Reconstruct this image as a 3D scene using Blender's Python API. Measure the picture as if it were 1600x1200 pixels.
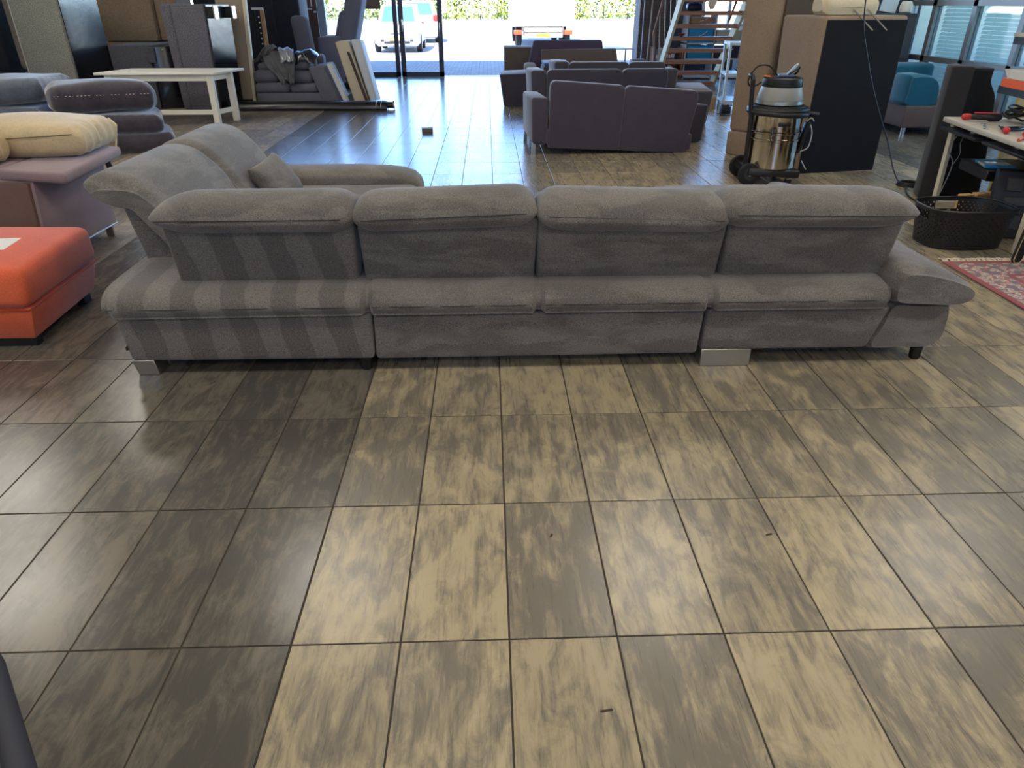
import bpy, bmesh, math, random
from mathutils import Vector, Matrix
random.seed(7)
for _o in list(bpy.data.objects): bpy.data.objects.remove(_o)
scene = bpy.context.scene
COL = scene.collection
PI = math.pi

# ---------------------------------------------------------------- camera
CF, CP, CYW, CR, CH = 1094.6366, .498687, -.0315557, -.00163097, 1.549045
_c, _s = math.cos(CYW), math.sin(CYW)
_R = Vector((_c, _s, 0)); _F = Vector((-_s*math.cos(CP), _c*math.cos(CP), -math.sin(CP))); _U = Vector((-_s*math.sin(CP), _c*math.sin(CP), math.cos(CP)))
_cr, _sr = math.cos(CR), math.sin(CR)
_X = _cr*_R + _sr*_U; _Y = -_sr*_R + _cr*_U
cam_data = bpy.data.cameras.new('camera'); cam = bpy.data.objects.new('camera', cam_data); COL.objects.link(cam)
cam.matrix_world = Matrix(((_X.x, _Y.x, -_F.x, 0), (_X.y, _Y.y, -_F.y, 0), (_X.z, _Y.z, -_F.z, CH), (0, 0, 0, 1)))
cam_data.sensor_width = 36; cam_data.lens = CF/1600*36; cam_data.clip_start = .05; cam_data.clip_end = 500
scene.camera = cam

# ---------------------------------------------------------------- sky, sun, exposure
SUN_EL, SUN_AZ = math.radians(50), math.radians(24)     # sun stands behind the building, a little to the left
world = bpy.data.worlds.new('sky'); scene.world = world; world.use_nodes = True
wn = world.node_tree.nodes; wl = world.node_tree.links
sky = wn.new('ShaderNodeTexSky'); sky.sky_type = 'NISHITA'; sky.sun_disc = False
sky.sun_elevation = SUN_EL; sky.sun_rotation = PI + SUN_AZ; sky.air_density = .75; sky.dust_density = .0; sky.ozone_density = 6.0; sky.altitude = 800
wl.new(sky.outputs[0], wn['Background'].inputs[0]); wn['Background'].inputs[1].default_value = 1.6
sd = bpy.data.lights.new('sun', 'SUN'); sun = bpy.data.objects.new('sun', sd); COL.objects.link(sun)
sd.energy = 22.0; sd.angle = math.radians(.6); sd.color = (1, .95, .86)
_d = Vector((math.sin(SUN_AZ)*math.cos(SUN_EL), math.cos(SUN_AZ)*math.cos(SUN_EL), -math.sin(SUN_EL)))
sun.rotation_euler = _d.to_track_quat('-Z', 'Y').to_euler(); sun.location = (-10, -10, 20)
vs = scene.view_settings; vs.view_transform = 'Standard'; vs.look = 'None'; vs.gamma = 1; vs.exposure = 0.10; vs.use_curve_mapping = False

# ---------------------------------------------------------------- materials
MATS = {}
def _new(name):
    m = bpy.data.materials.new(name); m.use_nodes = True
    return m, m.node_tree.nodes, m.node_tree.links, m.node_tree.nodes['Principled BSDF']
def hexc(r, g, b):
    f = lambda v: ((v/255+.055)/1.055)**2.4 if v > 10 else v/255/12.92
    return (f(r), f(g), f(b), 1)
def mat(name, rgb, rough=.5, metal=0, spec=.5, var=0, scale=8, bump=0, bscale=200):
    if name in MATS: return MATS[name]
    m, n, l, b = _new(name); c = hexc(*rgb)
    b.inputs['Base Color'].default_value = c; b.inputs['Roughness'].default_value = rough
    b.inputs['Metallic'].default_value = metal; b.inputs['Specular IOR Level'].default_value = spec
    tc = n.new('ShaderNodeTexCoord')
    if var:
        t = n.new('ShaderNodeTexNoise'); t.inputs['Scale'].default_value = scale; t.inputs['Detail'].default_value = 5
        l.new(tc.outputs['Object'], t.inputs['Vector'])
        mx = n.new('ShaderNodeMix'); mx.data_type = 'RGBA'
        mx.inputs[6].default_value = (c[0]*(1-var), c[1]*(1-var), c[2]*(1-var), 1); mx.inputs[7].default_value = tuple(min(1, v*(1+var)) for v in c[:3])+(1,)
        l.new(t.outputs[0], mx.inputs[0]); l.new(mx.outputs[2], b.inputs['Base Color'])
    if bump:
        t2 = n.new('ShaderNodeTexNoise'); t2.inputs['Scale'].default_value = bscale; t2.inputs['Detail'].default_value = 3
        l.new(tc.outputs['Object'], t2.inputs['Vector'])
        bp = n.new('ShaderNodeBump'); bp.inputs['Strength'].default_value = bump; bp.inputs['Distance'].default_value = .004
        l.new(t2.outputs[0], bp.inputs['Height']); l.new(bp.outputs[0], b.inputs['Normal'])
    MATS[name] = m; return m
def fabric(name, rgb, var=.12, weave=240, sheen=.25, rough=.9, speck=.25, bump=.5, stretch=(1, 1, 1)):
    """woven upholstery: blotchy nap, fine weave speckle, soft sheen"""
    if name in MATS: return MATS[name]
    m, n, l, b = _new(name); c = hexc(*rgb)
    tc = n.new('ShaderNodeTexCoord'); mp = n.new('ShaderNodeMapping'); mp.inputs['Scale'].default_value = stretch
    l.new(tc.outputs['Object'], mp.inputs[0])
    a = n.new('ShaderNodeTexNoise'); a.inputs['Scale'].default_value = 5; a.inputs['Detail'].default_value = 4; l.new(mp.outputs[0], a.inputs['Vector'])
    w = n.new('ShaderNodeTexNoise'); w.inputs['Scale'].default_value = weave; w.inputs['Detail'].default_value = 2; l.new(tc.outputs['Object'], w.inputs['Vector'])
    mr = n.new('ShaderNodeMapRange'); mr.inputs[1].default_value = .32; mr.inputs[2].default_value = .68; mr.inputs[3].default_value = 1-var; mr.inputs[4].default_value = 1+var; l.new(a.outputs[0], mr.inputs[0])
    mr2 = n.new('ShaderNodeMapRange'); mr2.inputs[1].default_value = .3; mr2.inputs[2].default_value = .7; mr2.inputs[3].default_value = 1-speck; mr2.inputs[4].default_value = 1+speck; l.new(w.outputs[0], mr2.inputs[0])
    mu = n.new('ShaderNodeMath'); mu.operation = 'MULTIPLY'; l.new(mr.outputs[0], mu.inputs[0]); l.new(mr2.outputs[0], mu.inputs[1])
    mx = n.new('ShaderNodeVectorMath'); mx.operation = 'SCALE'; mx.inputs[0].default_value = c[:3]; l.new(mu.outputs[0], mx.inputs['Scale'])
    l.new(mx.outputs[0], b.inputs['Base Color'])
    bp = n.new('ShaderNodeBump'); bp.inputs['Strength'].default_value = bump; bp.inputs['Distance'].default_value = .002
    l.new(w.outputs[0], bp.inputs['Height']); l.new(bp.outputs[0], b.inputs['Normal'])
    b.inputs['Roughness'].default_value = rough; b.inputs['Specular IOR Level'].default_value = .2
    b.inputs['Sheen Weight'].default_value = sheen; b.inputs['Sheen Roughness'].default_value = .45
    MATS[name] = m; return m
def math_node(n, l, op, a, b=None, c=None):
    k = n.new('ShaderNodeMath'); k.operation = op
    for i, v in enumerate((a, b, c)):
        if v is None: continue
        if isinstance(v, (int, float)): k.inputs[i].default_value = v
        else: l.new(v, k.inputs[i])
    return k.outputs[0]
def velvet_sofa(name, striped):
    """grey velvet whose brushed nap leaves lighter and darker tracks"""
    m, n, l, b = _new(name)
    geo = n.new('ShaderNodeNewGeometry'); sx = n.new('ShaderNodeSeparateXYZ'); l.new(geo.outputs['Position'], sx.inputs[0])
    w = n.new('ShaderNodeTexNoise'); w.inputs['Scale'].default_value = 260; w.inputs['Detail'].default_value = 3; l.new(geo.outputs['Position'], w.inputs['Vector'])
    mp = n.new('ShaderNodeMapping'); mp.inputs['Scale'].default_value = (2.2, 2.2, 7) if not striped else (3, 3, 3); l.new(geo.outputs['Position'], mp.inputs[0])
    a = n.new('ShaderNodeTexNoise'); a.inputs['Scale'].default_value = 1.6; a.inputs['Detail'].default_value = 5; a.inputs['Distortion'].default_value = .6; l.new(mp.outputs[0], a.inputs['Vector'])
    if striped:
        wob = math_node(n, l, 'MULTIPLY', math_node(n, l, 'SUBTRACT', a.outputs[0], .5), .06)
        slant = math_node(n, l, 'MULTIPLY', sx.outputs[2], .16)
        xx = math_node(n, l, 'ADD', math_node(n, l, 'ADD', sx.outputs[0], wob), slant)
        fr = math_node(n, l, 'FRACT', math_node(n, l, 'DIVIDE', math_node(n, l, 'ADD', xx, 4.09), .222))
        tri = math_node(n, l, 'ABSOLUTE', math_node(n, l, 'SUBTRACT', fr, .5))
        mr = n.new('ShaderNodeMapRange'); mr.inputs[1].default_value = .24; mr.inputs[2].default_value = .27; mr.inputs[3].default_value = .80; mr.inputs[4].default_value = 1.12; l.new(tri, mr.inputs[0])
        # tracks only on the rear of the sofa
        fade = n.new('ShaderNodeMapRange'); fade.inputs[1].default_value = 3.35; fade.inputs[2].default_value = 3.6; l.new(sx.outputs[1], fade.inputs[0])
        mix = n.new('ShaderNodeMix'); l.new(fade.outputs[0], mix.inputs[0]); l.new(mr.outputs[0], mix.inputs[2]); mix.inputs[3].default_value = 1.0
        tone = mix.outputs[0]
    else:
        mr = n.new('ShaderNodeMapRange'); mr.inputs[1].default_value = .44; mr.inputs[2].default_value = .56; mr.inputs[3].default_value = .82; mr.inputs[4].default_value = 1.12; l.new(a.outputs[0], mr.inputs[0])
        tone = mr.outputs[0]
    mr2 = n.new('ShaderNodeMapRange'); mr2.inputs[1].default_value = .3; mr2.inputs[2].default_value = .7; mr2.inputs[3].default_value = .52; mr2.inputs[4].default_value = 1.48; l.new(w.outputs[0], mr2.inputs[0])
    mu = math_node(n, l, 'MULTIPLY', tone, mr2.outputs[0])
    mx = n.new('ShaderNodeVectorMath'); mx.operation = 'SCALE'; mx.inputs[0].default_value = hexc(110, 104, 97)[:3]; l.new(mu, mx.inputs['Scale'])
    l.new(mx.outputs[0], b.inputs['Base Color'])
    bp = n.new('ShaderNodeBump'); bp.inputs['Strength'].default_value = .5; bp.inputs['Distance'].default_value = .002
    l.new(w.outputs[0], bp.inputs['Height']); l.new(bp.outputs[0], b.inputs['Normal'])
    b.inputs['Roughness'].default_value = .85; b.inputs['Specular IOR Level'].default_value = .25
    b.inputs['Sheen Weight'].default_value = .22; b.inputs['Sheen Roughness'].default_value = .5
    MATS[name] = m; return m
TX0, TY0, TW, TD = -.565229, 1.366232, .3, .6
def tile_material():
    m, n, l, b = _new('floor_tile')
    M = lambda op, a, bb=None, c=None: math_node(n, l, op, a, bb, c)
    geo = n.new('ShaderNodeNewGeometry'); sx = n.new('ShaderNodeSeparateXYZ'); l.new(geo.outputs['Position'], sx.inputs[0])
    ix = M('FLOOR', M('DIVIDE', M('SUBTRACT', sx.outputs[0], TX0), TW)); iy = M('FLOOR', M('DIVIDE', M('SUBTRACT', sx.outputs[1], TY0), TD))
    cid = n.new('ShaderNodeCombineXYZ'); l.new(ix, cid.inputs[0]); l.new(iy, cid.inputs[1])
    wn_ = n.new('ShaderNodeTexWhiteNoise'); wn_.noise_dimensions = '2D'; l.new(cid.outputs[0], wn_.inputs['Vector'])
    sc = n.new('ShaderNodeSeparateColor'); l.new(wn_.outputs['Color'], sc.inputs[0])
    off = M('MULTIPLY', wn_.outputs['Value'], 60)
    def noise(fx, fy, detail, rough=.6, dist=0):
        cv = n.new('ShaderNodeCombineXYZ'); l.new(M('MULTIPLY', sx.outputs[0], fx), cv.inputs[0]); l.new(M('MULTIPLY', sx.outputs[1], fy), cv.inputs[1]); l.new(off, cv.inputs[2])
        t = n.new('ShaderNodeTexNoise'); t.inputs['Scale'].default_value = 1; t.inputs['Detail'].default_value = detail; t.inputs['Roughness'].default_value = rough; t.inputs['Distortion'].default_value = dist
        l.new(cv.outputs[0], t.inputs['Vector']); return t.outputs[0]
    cloud = noise(13, 5.0, 8, .71, .6); streak = noise(60, 5, 4, .6); fine = noise(230, 26, 3, .6)
    mask = M('ADD', M('ADD', M('MULTIPLY', cloud, 1.0), M('MULTIPLY', streak, .32)), M('MULTIPLY', fine, .13))
    bias = M('MULTIPLY', M('SUBTRACT', sc.outputs[0], .45), .17)
    mask = M('ADD', mask, bias)
    mr = n.new('ShaderNodeMapRange'); mr.interpolation_type = 'SMOOTHSTEP'; mr.inputs[1].default_value = .62; mr.inputs[2].default_value = .92; l.new(mask, mr.inputs[0])
    def mixc(f, a, bb):
        x = n.new('ShaderNodeMix'); x.data_type = 'RGBA'
        if isinstance(f, (int, float)): x.inputs[0].default_value = f
        else: l.new(f, x.inputs[0])
        for i, v in ((6, a), (7, bb)):
            if isinstance(v, tuple): x.inputs[i].default_value = v
            else: l.new(v, x.inputs[i])
        return x.outputs[2]
    light = mixc(mr.outputs[0], hexc(116, 109, 97), hexc(174, 159, 128))
    dark = mixc(M('MULTIPLY', mr.outputs[0], .55), hexc(79, 76, 71), hexc(132, 122, 105))
    inL = M('MULTIPLY', M('GREATER_THAN', sx.outputs[0], TX0-7*TW), M('LESS_THAN', sx.outputs[0], TX0))
    inR = M('GREATER_THAN', sx.outputs[0], TX0+17*TW)
    isd = M('MAXIMUM', inL, inR)
    col = mixc(isd, light, dark)
    # side lanes are a duller grey-brown of the same range
    lane = M('LESS_THAN', sx.outputs[0], TX0-7*TW)
    col = mixc(lane, col, mixc(mr.outputs[0], hexc(106, 99, 90), hexc(150, 138, 118)))
    tone = M('ADD', .92, M('MULTIPLY', sc.outputs[1], .16))
    vm = n.new('ShaderNodeVectorMath'); vm.operation = 'SCALE'; l.new(col, vm.inputs[0]); l.new(tone, vm.inputs['Scale'])
    l.new(vm.outputs[0], b.inputs['Base Color'])
    rg = M('ADD', .24, M('MULTIPLY', streak, .08)); rg = M('ADD', rg, M('MULTIPLY', lane, .22)); rg = M('SUBTRACT', rg, M('MULTIPLY', inL, .06))
    l.new(rg, b.inputs['Roughness']); b.inputs['Specular IOR Level'].default_value = .5
    return m
def glass_mat(name, tint=(248, 251, 251), amount=1.0):
    m, n, l, b = _new(name); out = n['Material Output']
    tr = n.new('ShaderNodeBsdfTransparent'); tr.inputs[0].default_value = hexc(*tint)
    gl = n.new('ShaderNodeBsdfGlossy'); gl.inputs['Roughness'].default_value = .02
    ge = n.new('ShaderNodeNewGeometry'); dt = n.new('ShaderNodeVectorMath'); dt.operation = 'DOT_PRODUCT'
    l.new(ge.outputs['Incoming'], dt.inputs[0]); l.new(ge.outputs['Normal'], dt.inputs[1])
    k5 = math_node(n, l, 'POWER', math_node(n, l, 'SUBTRACT', 1, math_node(n, l, 'ABSOLUTE', dt.outputs['Value'])), 5)
    f2 = math_node(n, l, 'MULTIPLY', math_node(n, l, 'ADD', .04, math_node(n, l, 'MULTIPLY', k5, .9)), amount)
    ms = n.new('ShaderNodeMixShader'); l.new(f2, ms.inputs[0]); l.new(tr.outputs[0], ms.inputs[1]); l.new(gl.outputs[0], ms.inputs[2])
    l.new(ms.outputs[0], out.inputs[0]); n.remove(b); MATS[name] = m; return m
def emit_mat(name, rgb, s):
    m, n, l, b = _new(name); b.inputs['Base Color'].default_value = (0, 0, 0, 1)
    b.inputs['Emission Color'].default_value = hexc(*rgb); b.inputs['Emission Strength'].default_value = s; MATS[name] = m; return m

# ---------------------------------------------------------------- mesh helpers
class MB:
    def __init__(s): s.v = []; s.f = []
    def add(s, v, f):
        o = len(s.v); s.v += [tuple(p) for p in v]; s.f += [tuple(i+o for i in q) for q in f]; return s
    def bm(s, b):
        b.verts.ensure_lookup_table(); o = len(s.v)
        for i, v in enumerate(b.verts): v.index = i; s.v.append(tuple(v.co))
        for f in b.faces: s.f.append(tuple(v.index+o for v in f.verts))
        b.free(); return s
    def box(s, x0, x1, y0, y1, z0, z1, r=0, seg=2):
        b = bmesh.new(); bmesh.ops.create_cube(b, size=1)
        for v in b.verts: v.co = Vector(((x0+x1)/2+v.co.x*(x1-x0), (y0+y1)/2+v.co.y*(y1-y0), (z0+z1)/2+v.co.z*(z1-z0)))
        if r: bmesh.ops.bevel(b, geom=b.edges[:], offset=min(r, .49*min(x1-x0, y1-y0, z1-z0)), segments=seg, profile=.5, affect='EDGES')
        return s.bm(b)
    def hexa(s, p, r=0, seg=2):
        """8 points: bottom ring 0-3, top ring 4-7 (counter-clockwise)"""
        b = bmesh.new(); vs_ = [b.verts.new(q) for q in p]
        for f in ((3, 2, 1, 0), (4, 5, 6, 7), (0, 1, 5, 4), (1, 2, 6, 5), (2, 3, 7, 6), (3, 0, 4, 7)): b.faces.new([vs_[i] for i in f])
        if r: bmesh.ops.bevel(b, geom=b.edges[:], offset=r, segments=seg, profile=.5, affect='EDGES')
        return s.bm(b)
    def prism(s, poly, axis, a0, a1, r=0, seg=2):
        """extrude a closed 2-D outline along an axis ('x': (y,z), 'y': (x,z), 'z': (x,y))"""
        def P(q, t): return {'x': (t, q[0], q[1]), 'y': (q[0], t, q[1]), 'z': (q[0], q[1], t)}[axis]
        b = bmesh.new(); A = [b.verts.new(P(q, a0)) for q in poly]; B = [b.verts.new(P(q, a1)) for q in poly]; k = len(poly)
        b.faces.new(A); b.faces.new(B[::-1])
        for i in range(k): b.faces.new((A[i], A[(i+1) % k], B[(i+1) % k], B[i]))
        bmesh.ops.recalc_face_normals(b, faces=b.faces[:])
        if r: bmesh.ops.bevel(b, geom=[e for e in b.edges if (e.verts[0] in A) == (e.verts[1] in A)], offset=r, segments=seg, profile=.5, affect='EDGES')
        return s.bm(b)
    def tube(s, pts, r, n=8, closed=False):
        pts = [Vector(p) for p in pts]; k = len(pts); rings = []
        up = None
        for i, p in enumerate(pts):
            a = pts[i-1] if (i or closed) else p; c = pts[(i+1) % k] if (i < k-1 or closed) else p
            t = (c-a).normalized()
            if up is None: up = Vector((0, 0, 1)) if abs(t.z) < .9 else Vector((1, 0, 0))
            u = t.cross(up).normalized(); w = u.cross(t).normalized(); up = w
            rr = r[i] if isinstance(r, (list, tuple)) else r
            rings.append([p+rr*(math.cos(2*PI*j/n)*u+math.sin(2*PI*j/n)*w) for j in range(n)])
        v = [q for R in rings for q in R]; f = []
        for i in range(k if closed else k-1):
            o, o2 = i*n, ((i+1) % k)*n
            for j in range(n): f.append((o+j, o+(j+1) % n, o2+(j+1) % n, o2+j))
        if not closed: f.append(tuple(range(n))[::-1]); f.append(tuple((k-1)*n+j for j in range(n)))
        return s.add(v, f)
    def lathe(s, prof, c=(0, 0, 0), n=32, axis='z', sx=1, sy=1):
        v = []; f = []; k = len(prof)
        for r, z in prof:
            for j in range(n):
                a = 2*PI*j/n; x, y = r*math.cos(a)*sx, r*math.sin(a)*sy
                p = {'z': (x, y, z), 'x': (z, x, y), 'y': (x, z, y)}[axis]
                v.append((c[0]+p[0], c[1]+p[1], c[2]+p[2]))
        for i in range(k-1):
            for j in range(n):
                q = (i*n+j, i*n+(j+1) % n, (i+1)*n+(j+1) % n, (i+1)*n+j); f.append(q if axis != 'y' else q[::-1])
        f.append(tuple(range(n))[::-1]); f.append(tuple((k-1)*n+j for j in range(n)))
        return s.add(v, f)
    def loft(s, sec, axis, ts, cen, flip=False):
        """sec: closed outline; ts: (t, scale_a, scale_b); scaled about cen at each station"""
        def P(a, b_, t): return {'x': (t, a, b_), 'y': (a, t, b_), 'z': (a, b_, t)}[axis]
        n = len(sec); v = []; f = []
        for t, sa, sb in ts:
            for a, b_ in sec: v.append(P(cen[0]+(a-cen[0])*sa, cen[1]+(b_-cen[1])*sb, t))
        for i in range(len(ts)-1):
            for j in range(n):
                f.append((i*n+j, i*n+(j+1) % n, (i+1)*n+(j+1) % n, (i+1)*n+j))
        f.append(tuple(range(n))[::-1]); f.append(tuple((len(ts)-1)*n+j for j in range(n)))
        b = bmesh.new(); bv = [b.verts.new(p) for p in v]
        for q in f: b.faces.new([bv[i] for i in q])
        bmesh.ops.recalc_face_normals(b, faces=b.faces[:])
        return s.bm(b)
    def pillow(s, w, d, h, n=20, pw=.42, edge=.12, wob=.0, seed=0):
        """soft pillow lying flat, centred at the origin, two faces meeting in a seam"""
        rnd = random.Random(seed); ph = [rnd.uniform(0, 6.28) for _ in range(6)]
        v = []; f = []
        for sgn in (1, -1):
            o = len(v)
            for i in range(n+1):
                for j in range(n+1):
                    u = math.sin(PI/2*(2*i/n-1)); q = math.sin(PI/2*(2*j/n-1))
                    e = max(0, (1-u**4)*(1-q**4))**pw
                    pin = 1-.06*(1-abs(q)**2)*abs(u)**6; pin2 = 1-.06*(1-abs(u)**2)*abs(q)**6
                    z = sgn*h/2*(e*(1-edge)+edge*(e > 0)) 
                    z += wob*e*(math.sin(7*u+ph[0]+2*q)+math.sin(9*q+ph[1]-3*u)+.6*math.sin(17*(u+q)+ph[2]))*.35
                    v.append((u*w/2*pin, q*d/2*pin2, z))
            for i in range(n):
                for j in range(n):
                    a = o+i*(n+1)+j; qd = (a, a+n+1, a+n+2, a+1); f.append(qd if sgn > 0 else qd[::-1])
        b = bmesh.new(); bv = [b.verts.new(p) for p in v]
        for q in f:
            try: b.faces.new([bv[i] for i in q])
            except ValueError: pass
        bmesh.ops.remove_doubles(b, verts=b.verts[:], dist=1e-5)
        return s.bm(b)
    def xf(s, loc=(0, 0, 0), rx=0, ry=0, rz=0, sc=1):
        Mx = Matrix.Translation(loc) @ Matrix.Rotation(rz, 4, 'Z') @ Matrix.Rotation(ry, 4, 'Y') @ Matrix.Rotation(rx, 4, 'X') @ Matrix.Scale(sc, 4)
        s.v = [tuple(Mx @ Vector(p)) for p in s.v]; return s
    def wobble(s, amp, fq=6, seed=0):
        r = random.Random(seed); ph = [r.uniform(0, 6.28) for _ in range(9)]
        o = []
        for x, y, z in s.v:
            o.append((x+amp*math.sin(fq*y+ph[0])*math.sin(fq*z*1.3+ph[1]), y+amp*math.sin(fq*x*1.1+ph[2])*math.sin(fq*z+ph[3]), z+amp*math.sin(fq*x+ph[4])*math.sin(fq*y*1.2+ph[5])))
        s.v = o; return s
    def make(s, name, m, parent=None, smooth=True, sub=0, angle=40):
        me = bpy.data.meshes.new(name); me.from_pydata(s.v, [], s.f); me.update()
        if smooth:
            me.polygons.foreach_set('use_smooth', [True]*len(me.polygons))
            try: me.set_sharp_from_angle(angle=math.radians(angle))
            except Exception: pass
        o = bpy.data.objects.new(name, me); COL.objects.link(o)
        if m: me.materials.append(m)
        if parent: o.parent = parent
        if sub:
            md = o.modifiers.new('subdivision', 'SUBSURF'); md.levels = sub; md.render_levels = sub
        return o
def tag(o, label, cat, group=None):
    o['label'] = label; o['category'] = cat
    if group: o['group'] = group
    return o
def thing(name, label, cat, loc=(0, 0, 0), rz=0, group=None, rx=0, ry=0):
    o = bpy.data.objects.new(name, None); COL.objects.link(o); o.empty_display_size = .1
    o.location = loc; o.rotation_euler = (rx, ry, rz); return tag(o, label, cat, group)
def struct(o): o['kind'] = 'structure'; return o
def stuff(o): o['kind'] = 'stuff'; return o
def copy_tree(o, parent=None):
    c = o.copy(); COL.objects.link(c); c.parent = parent
    for ch in [q for q in o.children]: copy_tree(ch, c)
    return c
def rebase(root, loc):
    """children were modelled in world coordinates: move the root to its base"""
    done = set()
    for ch in root.children_recursive:
        if ch.type == 'MESH' and ch.data.name not in done:
            done.add(ch.data.name); ch.data.transform(Matrix.Translation(-Vector(loc)))
    root.location = loc
def arc(n, a0, a1): return [a0+(a1-a0)*i/(n-1) for i in range(n)]
def spline(pts, n=8, closed=True):
    """Catmull-Rom through 2-D points"""
    out = []; k = len(pts)
    for i in range(k if closed else k-1):
        g = lambda j: pts[j % k] if closed else pts[max(0, min(k-1, j))]
        p0, p1, p2, p3 = g(i-1), g(i), g(i+1), g(i+2)
        for q in range(n):
            t = q/n
            out.append(tuple(.5*((2*b)+(-a+c)*t+(2*a-5*b+4*c-d)*t*t+(-a+3*b-3*c+d)*t**3) for a, b, c, d in zip(p0, p1, p2, p3)))
    if not closed: out.append(tuple(pts[-1]))
    return out
def ends(a, b, ra, rb, n=7, mina=.05, minb=.05, pa=.5, ya=1.0):
    """stations for a loft whose ends round off; ya<1 keeps the first section axis fuller"""
    L = []
    for i in range(n):
        t = i/(n-1)*PI/2; q = max(mina, math.sin(t)); L.append((a+ra*(1-math.cos(t)), 1-(1-q)*ya, q))
    for i in range(n-1, -1, -1):
        t = i/(n-1)*PI/2; q = max(minb, math.sin(t)); L.append((b-rb*(1-math.cos(t)), 1-(1-q)*ya, q))
    return L

def translucent(name, rgb, k=.5):
    m, n, l, b = _new(name); out = n['Material Output']; b.inputs['Base Color'].default_value = hexc(*rgb); b.inputs['Roughness'].default_value = .5
    t = n.new('ShaderNodeBsdfTranslucent'); t.inputs[0].default_value = hexc(*rgb)
    ms = n.new('ShaderNodeMixShader'); ms.inputs[0].default_value = k; l.new(b.outputs[0], ms.inputs[1]); l.new(t.outputs[0], ms.inputs[2]); l.new(ms.outputs[0], out.inputs[0])
    MATS[name] = m; return m
# ================================================================ the setting
plaster = mat('plaster', (196, 196, 192), .85, var=.04, scale=3, bump=.15, bscale=60)
plaster_dark = mat('plaster_dark', (88, 86, 88), .85, var=.06, scale=3)
alu_dark = mat('dark_frame', (74, 72, 84), .4, .3)
alu_grey = mat('grey_frame', (128, 130, 132), .45, .5)
brick_m = mat('brown_brick', (104, 88, 84), .85, var=.2, scale=14, bump=.3, bscale=90)
glass = glass_mat('pane_glass')
FY = 18.3
def wall(name, *boxes, m=plaster):
    b = MB()
    for q in boxes: b.box(*q)
    return struct(b.make(name, m, smooth=False))
grout = mat('grout', (62, 55, 46), .9, var=.1, scale=40)
floor = struct(MB().box(-8.6, 9.2, -6.7, FY+.06, -.25, -.003).make('floor', grout, smooth=False))
tile_m = tile_material()
def tile_mesh():
    g = .0026; w, d, r, z = TW/2-g, TD/2-g, .0012, 0
    v = [(-w, -d, -.012), (w, -d, -.012), (w, d, -.012), (-w, d, -.012), (-w, -d, -r), (w, -d, -r), (w, d, -r), (-w, d, -r), (-w+r, -d+r, z), (w-r, -d+r, z), (w-r, d-r, z), (-w+r, d-r, z)]
    f = [(8, 9, 10, 11)]
    for i in range(4):
        j = (i+1) % 4; f += [(i, j, j+4, i+4), (i+4, j+4, j+8, i+8)]
    return v, f
tv, tf = tile_mesh()
def project(p):
    d = Vector(p)-Vector((0, 0, CH)); w = d.dot(_F)
    return (800+CF*d.dot(_X)/w, 600-CF*d.dot(_Y)/w, w) if w > .05 else (0, 0, -1)
cells = []
for i in range(-26, 32):
    for j in range(-13, 29):
        x, y = TX0+(i+.5)*TW, TY0+(j+.5)*TD
        if not (-8.4 < x < 8.9 and -6.4 < y < FY): continue
        q = [project((x+a*TW/2, y+c*TD/2, 0)) for a, c in ((-1, -1), (1, -1), (1, 1), (-1, 1))]
        area = 0
        if all(k[2] > 0 for k in q):
            inside = any(-5 < k[0] < 1605 and 0 < k[1] < 1205 for k in q)
            hidden = (-1.7 < x < 2.15 and 3.2 < y < 4.75) or (-.5 < x < 1.5 and 4.7 < y < 5.6 and False)
            if inside and not hidden: area = .5*abs(sum(q[k][0]*q[(k+1) % 4][1]-q[(k+1) % 4][0]*q[k][1] for k in range(4)))
        cells.append((area, x, y))
cells.sort(reverse=True)
tme = None
for a, x, y in cells[:300]:
    if tme is None:
        o = MB().add(tv, tf).make('tile', tile_m, floor, smooth=False); tme = o.data
    else:
        o = bpy.data.objects.new('tile', tme); COL.objects.link(o); o.parent = floor
    o.location = (x, y, random.uniform(-.0006, .0006))
rest = MB()
for a, x, y in cells[300:]: rest.add([(p[0]+x, p[1]+y, p[2]) for p in tv], tf)
stuff(rest.make('tile_field', tile_m, floor, smooth=False))

wall('ceiling', (-8.6, 9.2, -6.7, FY+.2, 4.4, 4.6), m=mat('ceiling_white', (205, 205, 200), .9))
wall('wall_left', (-8.6, -8.4, -6.7, FY+.2, -.1, 4.4))
wall('wall_right', (9.0, 9.2, -6.7, 3.6, -.1, 4.4), (9.0, 9.2, 12.0, FY+.2, -.1, 4.4), (6.5, 6.7, -6.5, 3.6, 0, 4.4), (6.5, 9.0, 12.0, 12.15, 0, 4.4))
wall('wall_back', (-8.4, 6.5, -6.7, -6.5, 0, 2.7), (-8.4, 6.5, -6.7, -6.5, 3.7, 4.4), *[(x, x+2.0, -6.7, -6.5, 2.7, 3.7) for x in (-8.4, -4.4, -.4, 3.6, 4.5)])
wall('wall_front', (-8.6, 9.2, FY-.05, FY+.2, 4.05, 6.4), (4.1, 5.0, FY-.05, FY+.2, 0, 4.05), (7.6, 9.0, FY-.05, FY+.2, 0, 4.05), (5.0, 7.6, FY-.05, FY+.2, 0, .35), m=plaster_dark)

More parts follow.
